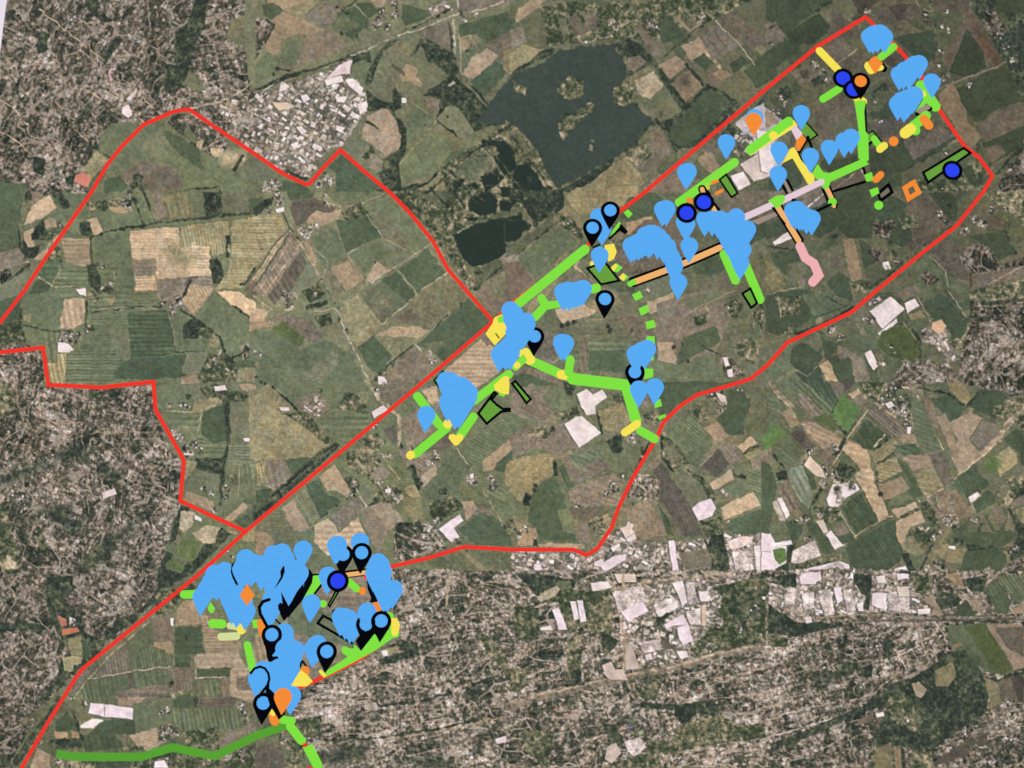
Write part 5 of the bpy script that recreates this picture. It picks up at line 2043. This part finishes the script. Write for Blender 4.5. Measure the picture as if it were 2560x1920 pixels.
def paint(spec):
    r = np.random.default_rng(11)
    ox = oy = 0.0
    k = 640.0 / 2212.0
    for ln in spec.splitlines():
        w = ln.split()
        if not w:
            continue
        c = w[0]
        if c == 's':
            ox = oy = 0.0
            k = 1.0
            continue
        if c == 't':
            k = 640.0 / 2212.0
            ox, oy = 640.0 * int(w[1]), 480.0 * int(w[2])
            continue
        pts = [(ox + float(s.split(',')[0]) * k, oy + float(s.split(',')[1]) * k) for s in w[1:] if ',' in s]
        arg = [s for s in w[1:] if ',' not in s]
        if not pts:
            continue
        if c in ('p', 'e'):
            if len(pts) < 3:
                continue
            a = arg[0].split(':')
            if a[0] == 'f':
                b, m = poly_mask(pts, 12 if c == 'e' else 2, pad=16)
                if b:
                    blend(b, m * 0.85, FOR[b])
                continue
            col = colour(a[0])
            b, m = poly_mask(pts, 13 if c == 'e' else 1.4, pad=18 if c == 'e' else 8)
            if b is None:
                continue
            if a[0][0] == 'k':
                bank, bm = line_mask(pts + pts[:1], 5.0, 2.0, 1.2)       # reedy, wooded margin
                if bank and len(pts) > 3:
                    blend(bank, bm * 0.8, FOR[bank])
                b, m = poly_mask([(x + 0.0, y + 0.0) for x, y in pts], 1.6)
                blend(b, m, np.broadcast_to(col, m.shape + (3,)) * (1 + 0.012 * N9[b] + 0.015 * N2[b])[..., None])
                lively(b, m, 0.12)
                continue
            t = np.broadcast_to(col, m.shape + (3,)).copy()
            t *= float(tone_at(sum(p[0] for p in pts) / len(pts), sum(p[1] for p in pts) / len(pts), LAND_FALLOFF)) * (1 + r.normal(0, 0.035))
            t *= 1 + np.array([1, 0.2, -0.8]) * r.normal(0, 0.012)
            if len(a) > 1:
                t *= stripes(b, float(a[1]), r.choice([8.0, 11.0, 15.0]), r.uniform(0.045, 0.085))[..., None]
            else:
                aa = r.choice([32, 122, 38, 128]) + r.normal(0, 4)
                t *= stripes(b, aa, r.choice([5.0, 8.0, 13.0]), 0.014)[..., None]
            if a[0] == 'n2d':
                t += 0.02
            blend(b, m, t)
            lively(b, m, 0.85 if a[0][0] in 'gb' else 1.1)
            # thin field margin, lighter or darker, broken by noise
            if c == 'p' and r.random() < 0.75:
                e = np.clip(1 - np.abs(m - 0.5) * 2, 0, 1) * np.clip(0.5 + 0.5 * N3[b], 0, 1)
                blend(b, e * 0.55, rgb('8f876f') if r.random() < 0.45 else rgb('4a5546'))
        elif c == 'u':
            b, m = poly_mask(pts, 2.5)
            if b:
                blend(b, m, urban_tex(float(arg[0]))[b])
                lively(b, m, 0.15)
        elif c in ('f', 'f2'):
            b, m = poly_mask(pts, 1.8)
            if b:
                m = np.clip(m + 0.25 * N2[b] * (m > 0.05) * (m < 0.95), 0, 1)
                blend(b, m, (SCR if c == 'f2' else FOR)[b])
                lively(b, m, 0.25)
        elif c == 'h':
            b, m = line_mask(pts, float(arg[0]) * k, 1.3, 0.7)
            if b:
                blend(b, m * 0.9, FOR[b] * 0.97)
                lively(b, m, 0.2)
        elif c in ('r', 'rc'):
            wd = float(arg[-1]) * k
            col = rgb('bbb09e') if c == 'r' else colour(arg[0]) * (1.0 if arg[0][0] in 'gn' or arg[0] == 'y2' else 1.05)
            b, m = line_mask(pts, max(wd, 2.1), 1.1, 0.25)
            if b:
                m = m * np.clip(0.95 + 0.3 * N2[b], 0.3, 1)
                blend(b, m * (0.95 if wd > 2.6 else 0.8), col * (1 + 0.08 * N2[b][..., None]))
                lively(b, m, 0.4)
        elif c in ('i', 'ib', 'iu'):
            works(pts, float(arg[0]), size={'i': 11, 'ib': 12, 'iu': 13}[c], fill={'i': 0.72, 'ib': 0.85, 'iu': 0.74}[c],
                  base={'i': 'a39a8c', 'ib': 'b5a898', 'iu': 'a1958a'}[c])
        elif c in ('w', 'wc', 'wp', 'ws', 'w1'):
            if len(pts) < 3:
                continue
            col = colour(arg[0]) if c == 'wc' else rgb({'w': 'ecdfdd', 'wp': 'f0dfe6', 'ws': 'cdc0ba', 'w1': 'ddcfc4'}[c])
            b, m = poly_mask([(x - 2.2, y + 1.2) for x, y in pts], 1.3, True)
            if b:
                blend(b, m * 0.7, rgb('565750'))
            b, m = poly_mask(pts, 1.2, True)
            if b:
                t = col * np.ones(m.shape + (1,), np.float32)
                t = t * (1 + 0.015 * N2[b] + 0.02 * N4[b])[..., None]
                if c == 'ws':
                    t = t * (1 + 0.07 * N1[b] + 0.09 * N3[b])[..., None]
                blend(b, m, t)
                lively(b, m, 0.15)
        elif c == 'v':
            for x, y in pts:
                village(x, y, float(arg[0]) * k, r)
        elif c == 'd':
            for x, y in pts:
                blob(x, y, float(arg[0]) * k)

# brightness falloff of lens and display, painted by region into field and town colours
LAND_FALLOFF = [[0.98, 1.02, 0.92, 0.76], [1.04, 1.08, 0.98, 0.86], [0.98, 1.08, 1.06, 0.96], [0.93, 1.0, 1.0, 0.86]]
TOWN_FALLOFF = [[0.9, 0.97, 0.85, 0.75], [0.92, 1.0, 0.95, 0.8], [0.93, 1.0, 1.05, 0.95], [0.9, 1.0, 1.03, 0.93]]

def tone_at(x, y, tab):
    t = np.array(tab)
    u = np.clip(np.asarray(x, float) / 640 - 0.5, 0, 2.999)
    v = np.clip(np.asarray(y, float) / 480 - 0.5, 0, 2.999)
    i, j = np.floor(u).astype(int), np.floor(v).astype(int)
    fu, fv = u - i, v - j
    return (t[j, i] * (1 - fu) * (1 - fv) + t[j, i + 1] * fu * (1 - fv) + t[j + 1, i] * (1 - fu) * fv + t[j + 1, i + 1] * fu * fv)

def patchwork():
    """the mosaic of small strip fields that fills the country between the mapped parcels"""
    r = np.random.default_rng(5)
    tilt = 0.62 + 0.10 * M9
    c, s = np.cos(tilt), np.sin(tilt)
    u = (WX * c - WY * s) / 52.0
    v = (WX * s + WY * c) / 88.0
    iu, iv = np.floor(u).astype(int), np.floor(v).astype(int)
    best = np.full(u.shape, 9.0, np.float32); second = best.copy()
    idx = np.zeros(u.shape, int)
    jit = r.uniform(0.1, 0.9, (97, 97, 2))
    for a in (-1, 0, 1):
        for bb in (-1, 0, 1):
            cu, cv = (iu + a) % 97, (iv + bb) % 97
            d = np.maximum(np.abs(u - (iu + a + jit[cu, cv, 0])), np.abs(v - (iv + bb + jit[cu, cv, 1])))
            near = d < best
            second = np.where(near, best, np.minimum(second, d))
            idx = np.where(near, cu * 97 + cv, idx)
            best = np.where(near, d, best)
    names = ['g3', 'g1', 'n5', 'n3', 'g2', 'n1', 'o1', 'b1', 'g3', 'g1', 'n3']
    tab = np.array([rgb(PAL[names[k]]) * r.uniform(0.93, 1.07) for k in r.integers(0, len(names), 97 * 97)])
    IMG[:] = (0.5 * tab[idx] + 0.5 * rgb('6a7156')) * tone_at(gx, gy, LAND_FALLOFF)[..., None].astype(np.float32)
    e = np.clip(1 - (second - best) * 14, 0, 1) * np.clip(0.4 + 0.6 * N3, 0, 1)
    IMG[:] += (np.where((N8 > 0)[..., None], rgb('8f876f'), rgb('4d5848')) - IMG) * (0.5 * e)[..., None]

patchwork()
paint(MAP_SPEC)
# fine mottling of grass and soil, and the slight warm/cool drift of a mosaic of air photos
mott = 0.04 * N1 + 0.034 * N2 + 0.028 * N4 + 0.022 * N8 + 0.015 * N9
IMG *= (1 + mott * LIVELY)[..., None]
IMG *= 1 + (LIVELY * (0.014 * N3 + 0.010 * M9))[..., None] * np.array([1.0, 0.1, -0.9], np.float32)
IMG *= (1 + 0.02 * H2)[..., None]
def blur3(a):
    p = np.pad(a, ((1, 1), (1, 1), (0, 0)), mode='edge')
    a = (p[:-2] + 2 * p[1:-1] + p[2:]) / 4
    return (a[:, :-2] + 2 * a[:, 1:-1] + a[:, 2:]) / 4
IMG = IMG + 0.9 * (IMG - blur3(blur3(IMG)))       # the crispness the map server gives its pictures
IMG = np.clip((IMG * 0.95 + 0.03) * np.array([1.015, 0.995, 0.99], np.float32), 0, 1)

# ================================================================ the monitor and everything it shows
COL = scene.collection
monitor = bpy.data.objects.new('computer_monitor', None)
monitor.empty_display_size = 0.1
COL.objects.link(monitor)
monitor['label'] = 'lit computer monitor showing an aerial map with blue pins and a red boundary line'
monitor['category'] = 'computer monitor'

def lin(c):
    c = np.asarray(c, float)
    return np.where(c <= 0.04045, c / 12.92, ((c + 0.055) / 1.055) ** 2.4)

def screen_material(name, hexcol=None, attr=None, grain=0.05, rows=0.06):
    """light given off by the display: picture colour, its pixel rows and a little panel grain, under a matt coating"""
    m = bpy.data.materials.new(name)
    m.use_nodes = True
    m.cycles.emission_sampling = 'NONE'
    nt = m.node_tree
    nt.nodes.clear()
    N = nt.nodes.new
    out = N('ShaderNodeOutputMaterial')
    bs = N('ShaderNodeBsdfPrincipled')
    bs.inputs['Base Color'].default_value = (0.012, 0.012, 0.013, 1)
    bs.inputs['Roughness'].default_value = 0.55
    bs.inputs['Specular IOR Level'].default_value = 0.15
    bs.inputs['Emission Strength'].default_value = 1.0
    nt.links.new(bs.outputs[0], out.inputs[0])
    geo = N('ShaderNodeNewGeometry')
    sep = N('ShaderNodeSeparateXYZ')
    nt.links.new(geo.outputs['Position'], sep.inputs[0])

    def math_node(op, a, b=None, c=None):
        n = N('ShaderNodeMath'); n.operation = op
        for i, v in enumerate((a, b, c)):
            if v is None:
                continue
            if isinstance(v, (int, float)):
                n.inputs[i].default_value = v
            else:
                nt.links.new(v, n.inputs[i])
        return n.outputs[0]

    # pixel rows
    zrow = math_node('MULTIPLY', sep.outputs['Z'], 2 * math.pi / (ROW_PITCH))
    s = math_node('SINE', zrow)
    ns = N('ShaderNodeTexNoise'); ns.inputs['Scale'].default_value = 9.0; ns.inputs['Detail'].default_value = 1.0
    nt.links.new(geo.outputs['Position'], ns.inputs['Vector'])
    mask = N('ShaderNodeMapRange')
    mask.inputs['From Min'].default_value = 0.35; mask.inputs['From Max'].default_value = 0.65
    mask.inputs['To Min'].default_value = 0.35; mask.inputs['To Max'].default_value = 1.0
    nt.links.new(ns.outputs['Fac'], mask.inputs['Value'])
    r = math_node('MULTIPLY', s, mask.outputs[0])
    r = math_node('MULTIPLY', r, rows)
    # grain
    gn = N('ShaderNodeTexNoise'); gn.inputs['Scale'].default_value = 2600.0; gn.inputs['Detail'].default_value = 1.0
    nt.links.new(geo.outputs['Position'], gn.inputs['Vector'])
    g = math_node('SUBTRACT', gn.outputs['Fac'], 0.5)
    g = math_node('MULTIPLY', g, grain * 4)
    f = math_node('ADD', r, g)
    f = math_node('ADD', f, 1.0)
    vm = N('ShaderNodeVectorMath'); vm.operation = 'SCALE'
    if attr:
        a = N('ShaderNodeAttribute'); a.attribute_name = attr
        nt.links.new(a.outputs['Color'], vm.inputs[0])
    else:
        vm.inputs[0].default_value = tuple(lin([int(hexcol[i:i + 2], 16) / 255 for i in (0, 2, 4)]))
    nt.links.new(f, vm.inputs['Scale'])
    nt.links.new(vm.outputs[0], bs.inputs['Emission Color'])
    return m

ROW_PITCH = 4.9 * SCL

# ---- the aerial picture: one dense sheet whose points carry the picture's colours
lx, lz = to_plane([17.0, 0.0], [0.0, 136.0])
LEFT = float(lx.mean())
bx, bz = to_plane([-60, 2620, 2620, -60], [-60, -60, 1980, 1980])
X0, X1, Z0, Z1 = LEFT, float(bx.max()) - 0.004, float(bz.min()), float(bz.max())
STEP = 2.0 * SCL
gx_n = int((X1 - X0) / STEP) + 1
gz_n = int((Z1 - Z0) / STEP) + 1
px_, pz_ = np.meshgrid(np.linspace(X0, X1, gx_n), np.linspace(Z1, Z0, gz_n))
qx, qy = to_photo(px_, pz_)
fx_ = (qx - SX0) / ST
fy_ = (qy - SY0) / ST
fx_ = (NX - 1) - np.abs((NX - 1) - np.abs(fx_))
fy_ = (NY - 1) - np.abs((NY - 1) - np.abs(fy_))
fx_ = np.clip(fx_, 0, NX - 1.001); fy_ = np.clip(fy_, 0, NY - 1.001)
ix, iy = fx_.astype(int), fy_.astype(int)
tx, ty = (fx_ - ix)[..., None], (fy_ - iy)[..., None]
pic = (IMG[iy, ix] * (1 - tx) * (1 - ty) + IMG[iy, ix + 1] * tx * (1 - ty)
       + IMG[iy + 1, ix] * (1 - tx) * ty + IMG[iy + 1, ix + 1] * tx * ty)
pic = lin(pic)
nv = gx_n * gz_n
co = np.zeros((nv, 3), np.float32)
co[:, 0] = px_.ravel(); co[:, 2] = pz_.ravel()
ii = np.arange(nv).reshape(gz_n, gx_n)
quads = np.stack([ii[:-1, :-1], ii[1:, :-1], ii[1:, 1:], ii[:-1, 1:]], -1).reshape(-1, 4).astype(np.int32)
me = bpy.data.meshes.new('aerial_map')
me.vertices.add(nv)
me.vertices.foreach_set('co', co.ravel())
me.loops.add(quads.size)
me.loops.foreach_set('vertex_index', quads.ravel())
me.polygons.add(len(quads))
me.polygons.foreach_set('loop_start', np.arange(0, quads.size, 4, dtype=np.int32))
me.update(calc_edges=True)
ca = me.color_attributes.new('picture', 'FLOAT_COLOR', 'POINT')
ca.data.foreach_set('color', np.concatenate([pic.reshape(-1, 3), np.ones((nv, 1))], 1).astype(np.float32).ravel())
aerial = bpy.data.objects.new('aerial_map', me)
COL.objects.link(aerial)
aerial.parent = monitor
aerial['label'] = 'satellite picture of fields, lakes and towns'
me.materials.append(screen_material('aerial_picture', attr='picture', grain=0.06, rows=0.13))

# ---- flat marks drawn over the picture
MATS = {}
COLORS = dict(G='80e242', Y='f6e356', O='f48c36', R='f0362c', K='05060c', P='efb26e', PP='e3ccd6', PK='eeb0b3',
              GP='68a03e', PB='9d8a80', BR='7d7166', YG='c4cf4c', YK='6b6a24', D='57a133', PG='d3db99', B='58abf2',
              C='2c45f0', WH='e9e0ea')
CNAME = dict(G='bright green', Y='yellow', O='orange', R='red', K='black', P='peach', PP='pale pink', PK='pink',
             GP='grass green', PB='brown', BR='brown', YG='lime', YK='olive', D='dark green', PG='pale yellow', B='light blue', C='royal blue', WH='white')

def mat(key):
    if key not in MATS:
        MATS[key] = screen_material(CNAME[key].replace(' ', '_') + '_marking', COLORS[key], grain=0.035, rows=0.09)
    return MATS[key]

LEVEL = [0]
def next_y():
    LEVEL[0] += 1
    return -(2.0e-5 + 2.5e-6 * LEVEL[0])       # a fresh layer, a few microns nearer the viewer than the last

def sheet(name, polys, key, parent=monitor, label=None, ys=None):
    """polys: list of outlines in display coordinates (x, z); each becomes one flat face"""
    vs, fs = [], []
    for k, p in enumerate(polys):
        y = ys[k] if ys else next_y()
        b = len(vs)
        vs += [(float(x), y, float(z)) for x, z in p]
        fs.append(tuple(range(b, b + len(p))))
    m = bpy.data.meshes.new(name)
    m.from_pydata(vs, [], fs)
    m.materials.append(mat(key))
    o = bpy.data.objects.new(name, m)
    COL.objects.link(o)
    o.parent = parent
    if label:
        o['label'] = label
    return o

def plane_pts(pts):
    a = np.array(pts, float)
    x, z = to_plane(a[:, 0], a[:, 1])
    return list(zip(x, z))

def stroke(pts, w, cap=True, closed=False):
    """outline of a thick polyline in photo pixels, mitred joins, round caps"""
    P = [np.array(p, float) for p in pts]
    P = [p for i, p in enumerate(P) if i == 0 or np.hypot(*(p - P[i - 1])) > 0.3]
    h = w / 2
    if len(P) == 1:
        return [[(P[0][0] + h * math.cos(a), P[0][1] + h * math.sin(a)) for a in np.linspace(0, 2 * math.pi, 29)[:-1]]]
    n = len(P)
    def nrm(a, b):
        d = (b - a) / max(np.hypot(*(b - a)), 1e-9)
        return np.array([-d[1], d[0]])
    L, R = [], []
    for i in range(n):
        if closed:
            n1, n2 = nrm(P[i - 1], P[i]), nrm(P[i], P[(i + 1) % n])
        else:
            n1 = nrm(P[i - 1], P[i]) if i else nrm(P[0], P[1])
            n2 = nrm(P[i], P[i + 1]) if i < n - 1 else n1
        m = n1 + n2
        m = m / max(np.hypot(*m), 1e-6)
        k = h / max(m @ n1, 0.45)
        L.append(P[i] + m * k); R.append(P[i] - m * k)
    if closed:
        return [[tuple(L[i]), tuple(L[(i + 1) % n]), tuple(R[(i + 1) % n]), tuple(R[i])] for i in range(n)]
    out = [tuple(p) for p in L]
    if cap:
        d = P[-1] - P[-2]; a0 = math.atan2(d[1], d[0]) + math.pi / 2
        out += [(P[-1][0] + h * math.cos(a), P[-1][1] + h * math.sin(a)) for a in np.linspace(a0, a0 - math.pi, 14)[1:-1]]
    out += [tuple(p) for p in R[::-1]]
    if cap:
        d = P[0] - P[1]; a0 = math.atan2(d[1], d[0]) + math.pi / 2
        out += [(P[0][0] + h * math.cos(a), P[0][1] + h * math.sin(a)) for a in np.linspace(a0, a0 - math.pi, 14)[1:-1]]
    return [out]

def frame_of(w):
    if w[0] == 't':
        return 640.0 * int(w[1]), 480.0 * int(w[2]), 640.0 / 2212.0
    return float(w[1]), float(w[2]), 320.0 / 2212.0

# ---- the red boundary of the two districts
NORTH_WEST = [(0, 807), (62, 725), (116, 642), (172, 562), (229, 480), (269, 411), (304, 367), (359, 312), (434, 279), (472, 273),
              (560, 333), (640, 387), (707, 434), (764, 461), (773, 460), (812, 416), (851, 375), (910, 428), (973, 480),
              (1025, 532), (1083, 604), (1120, 674), (1175, 737), (1236, 808)]
SOUTH_WEST = [(-40, 884), (0, 881), (108, 869), (121, 962), (255, 969), (320, 961), (384, 955), (389, 1024), (460, 1151), (451, 1252), (530, 1290), (613, 1328)]
DISTRICT = [(40, 1945), (54, 1920), (116, 1813), (191, 1692), (208, 1671), (350, 1555), (492, 1440), (613, 1330), (640, 1307), (845, 1135), (1052, 960),
            (1230, 807), (1286, 755), (1385, 680), (1477, 607), (1549, 529), (1613, 480), (1766, 349), (1920, 218), (2044, 116), (2163, 43), (2177, 55),
            (2253, 130), (2308, 197), (2348, 275), (2412, 367), (2447, 393), (2481, 440), (2458, 480), (2392, 564), (2308, 630),
            (2195, 723), (2128, 781), (1969, 856), (1920, 911), (1880, 945), (1853, 955), (1743, 987), (1700, 1015), (1659, 1055), (1639, 1099), (1584, 1191),
            (1546, 1270), (1529, 1319), (1494, 1371), (1468, 1388), (1433, 1374), (1280, 1374), (1161, 1367), (1074, 1394), (973, 1418)]
LOWER = [(981, 1590), (895, 1650), (812, 1691), (760, 1714), (738, 1720)]
for line, w in ((NORTH_WEST, 9.6), (SOUTH_WEST, 10.2), (DISTRICT, 9.6), (LOWER, 10.0)):
    sheet('boundary_line', [plane_pts(stroke(line, w)[0])], 'R', label='red boundary line')

NAMES = dict(G='route_line', Y='route_line', O='route_line', P='route_line', PK='route_line', K='black_outline', PP='route_line',
             GP='parcel_fill', PB='parcel_fill', BR='parcel_fill', YG='route_line', YK='route_line', D='route_line', PG='route_line', R='route_line')

def part_name(key, area):
    if key == 'K':
        return 'parcel_outline'
    return 'map_area' if area else 'route_line'

fr = (0, 0, 1)
for ln in OVERLAY_SPEC.splitlines():
    w = ln.split()
    if not w:
        continue
    if w[0] in ('t', 'z'):
        fr = frame_of(w)
        continue
    pts = [(fr[0] + float(s.split(',')[0]) * fr[2], fr[1] + float(s.split(',')[1]) * fr[2]) for s in w[1:] if ',' in s]
    arg = [s for s in w[1:] if ',' not in s]
    c = w[0]
    if c in ('L', 'LB'):
        o = stroke(pts, float(arg[1]) * fr[2], cap=(c == 'L'))
        sheet(part_name(arg[0], False), [plane_pts(p) for p in o], arg[0], label=CNAME[arg[0]] + ' line')
    elif c == 'A':
        sheet(part_name(arg[0], True), [plane_pts(pts)], arg[0], label=CNAME[arg[0]] + ' patch')
    elif c == 'C':
        sheet(part_name(arg[0], True), [plane_pts(stroke(pts, 2 * float(arg[1]) * fr[2])[0])], arg[0], label=CNAME[arg[0]] + ' spot')
    elif c == 'O':
        f = sheet('map_area', [plane_pts(pts)], 'GP', label='green parcel with black outline')
        sheet('parcel_outline', [plane_pts(p) for p in stroke(pts, float(arg[0]) * fr[2], closed=True)], 'K', parent=f)
    elif c in ('RK', 'RO'):
        sheet('parcel_outline', [plane_pts(p) for p in stroke(pts, float(arg[0]) * fr[2], closed=True)], c[1], label='hollow outlined parcel')

# ---- pins
def drop(cx, cz, r, tip):
    """a map pin: round head tapering to a point below"""
    a1 = math.radians(-14)
    out = []
    for a in np.linspace(a1, math.pi - a1, 34):
        out.append((cx + r * math.cos(a), cz + r * math.sin(a)))
    x1, z1 = r * math.cos(a1), r * math.sin(a1)
    c1 = (x1 - 0.09 * r, z1 - 0.46 * r)
    def bez(t, s):
        x = (1 - t) ** 2 * x1 + 2 * t * (1 - t) * c1[0] * 0.93 + t * t * 0.0
        z = (1 - t) ** 2 * z1 + 2 * t * (1 - t) * c1[1] + t * t * (-tip)
        return cx + s * x, cz + z
    out += [bez(t, -1) for t in np.linspace(0, 1, 10)[1:]]
    out += [bez(t, 1) for t in np.linspace(1, 0, 10)[1:-1]]
    return out[::1]

def disc(cx, cz, r):
    return [(cx + r * math.cos(a), cz + r * math.sin(a)) for a in np.linspace(0, 2 * math.pi, 37)[:-1]]

items = []
fr = (0, 0, 1)
for ln in PIN_SPEC.splitlines():
    w = ln.split()
    if not w:
        continue
    if w[0] in ('t', 'z'):
        fr = frame_of(w)
        continue
    pts = [(fr[0] + float(s.split(',')[0]) * fr[2], fr[1] + float(s.split(',')[1]) * fr[2]) for s in w[1:] if ',' in s]
    if w[0] == 'ZS':
        items.append(('Z', stroke(pts, float(w[1]) * fr[2])[0]))
    elif w[0] in ('D', 'Z'):
        items.append((w[0], pts))
    else:
        items += [(w[0], p) for p in pts]
# which light blue pins still show once the later ones lie over them: the clearest 98 are parts of their own
blue = [i for i, it in enumerate(items) if it[0] == 'P']
def clear(i):
    p = items[i][1]
    d = [math.hypot(p[0] - items[j][1][0], p[1] - items[j][1][1]) for j in range(i + 1, len(items)) if items[j][0] not in ('D', 'Z')]
    return min(d + [200])
own = set(sorted(blue, key=clear)[-98:])
buried, buried_y = [], []
PR = 22.6 * SCL
for i, (kd, p) in enumerate(items):
    if kd == 'D':
        sheet('diamond_marker', [plane_pts(p)], 'O', label='orange diamond')
        continue
    if kd == 'Z':
        sheet('pin_outline', [plane_pts(p)], 'K', label='black edge of covered pins')
        continue
    x, z = [float(v) for v in to_plane(p[0], p[1])]
    if kd == 'q' or (kd == 'P' and i not in own):
        buried.append(drop(x, z, PR, 46.5 * SCL)); buried_y.append(next_y())
    elif kd == 'P':
        sheet('map_pin', [drop(x, z, PR, 46.5 * SCL)], 'B')
    elif kd == 'PO':
        sheet('map_pin', [drop(x, z, 21.4 * SCL, 42 * SCL)], 'O', label='orange pin')
    elif kd == 'CR':
        f = sheet('round_marker', [disc(x, z, 26.6 * SCL)], 'K', label='royal blue disc with a thick black rim')
        sheet('marker_centre', [disc(x, z, 18.2 * SCL)], 'C', parent=f)
    else:
        f = sheet('outlined_pin', [drop(x, z - 0.8 * SCL, 24.6 * SCL, 51 * SCL)], 'K',
                  label={'K': 'black pin with light blue dot', 'KO': 'black pin with orange dot', 'KP': 'black pin'}[kd])
        if kd != 'KP':
            sheet('pin_dot', [disc(x, z, 15.8 * SCL)], 'O' if kd == 'KO' else 'B', parent=f)
g = sheet('pin_cluster', buried, 'B', ys=buried_y, label='light blue pins crowded together')
g['kind'] = 'stuff'

# ---- page margin left of the map, then the frame of the monitor round it
def slab(name, x0, x1, z0, z1, y0, y1, material, bevel=0.0, label=None):
    import bmesh
    bm = bmesh.new()
    bmesh.ops.create_cube(bm, size=1)
    for v in bm.verts:
        v.co = Vector(((x0 + x1) / 2 + v.co.x * (x1 - x0), (y0 + y1) / 2 + v.co.y * (y1 - y0), (z0 + z1) / 2 + v.co.z * (z1 - z0)))
    if bevel:
        bmesh.ops.bevel(bm, geom=bm.edges[:], offset=bevel, segments=3, affect='EDGES', profile=0.6)
    m = bpy.data.meshes.new(name)
    bm.to_mesh(m); bm.free()
    m.materials.append(material)
    o = bpy.data.objects.new(name, m)
    COL.objects.link(o)
    o.parent = monitor
    if label:
        o['label'] = label
    return o

PL = X0 - 0.035
sheet('page_margin', [[(PL, Z0), (X0, Z0), (X0, Z1), (PL, Z1)]], 'WH', ys=[0.0], label='pale blank strip of the page beside the map')

casing_mat = bpy.data.materials.new('dark_plastic')
casing_mat.use_nodes = True
cb = casing_mat.node_tree.nodes['Principled BSDF']
cb.inputs['Roughness'].default_value = 0.5
nz = casing_mat.node_tree.nodes.new('ShaderNodeTexNoise'); nz.inputs['Scale'].default_value = 900
cr = casing_mat.node_tree.nodes.new('ShaderNodeValToRGB')
cr.color_ramp.elements[0].color = (0.012, 0.012, 0.013, 1); cr.color_ramp.elements[1].color = (0.022, 0.022, 0.024, 1)
casing_mat.node_tree.links.new(nz.outputs['Fac'], cr.inputs[0])
casing_mat.node_tree.links.new(cr.outputs[0], cb.inputs['Base Color'])
B = 0.009
slab('casing', PL - B, X1 + B, Z0 - B, Z1 + B, 0.0015, 0.022, casing_mat, 0.003)
slab('bezel', PL - B, PL, Z0 - B, Z1 + B, -0.0025, 0.0012, casing_mat, 0.0008)
slab('bezel', X1, X1 + B, Z0 - B, Z1 + B, -0.0025, 0.0012, casing_mat, 0.0008)
slab('bezel', PL + 0.0001, X1 - 0.0001, Z1, Z1 + B, -0.0025, 0.0012, casing_mat, 0.0008)
slab('bezel', PL + 0.0001, X1 - 0.0001, Z0 - B, Z0, -0.0025, 0.0012, casing_mat, 0.0008)
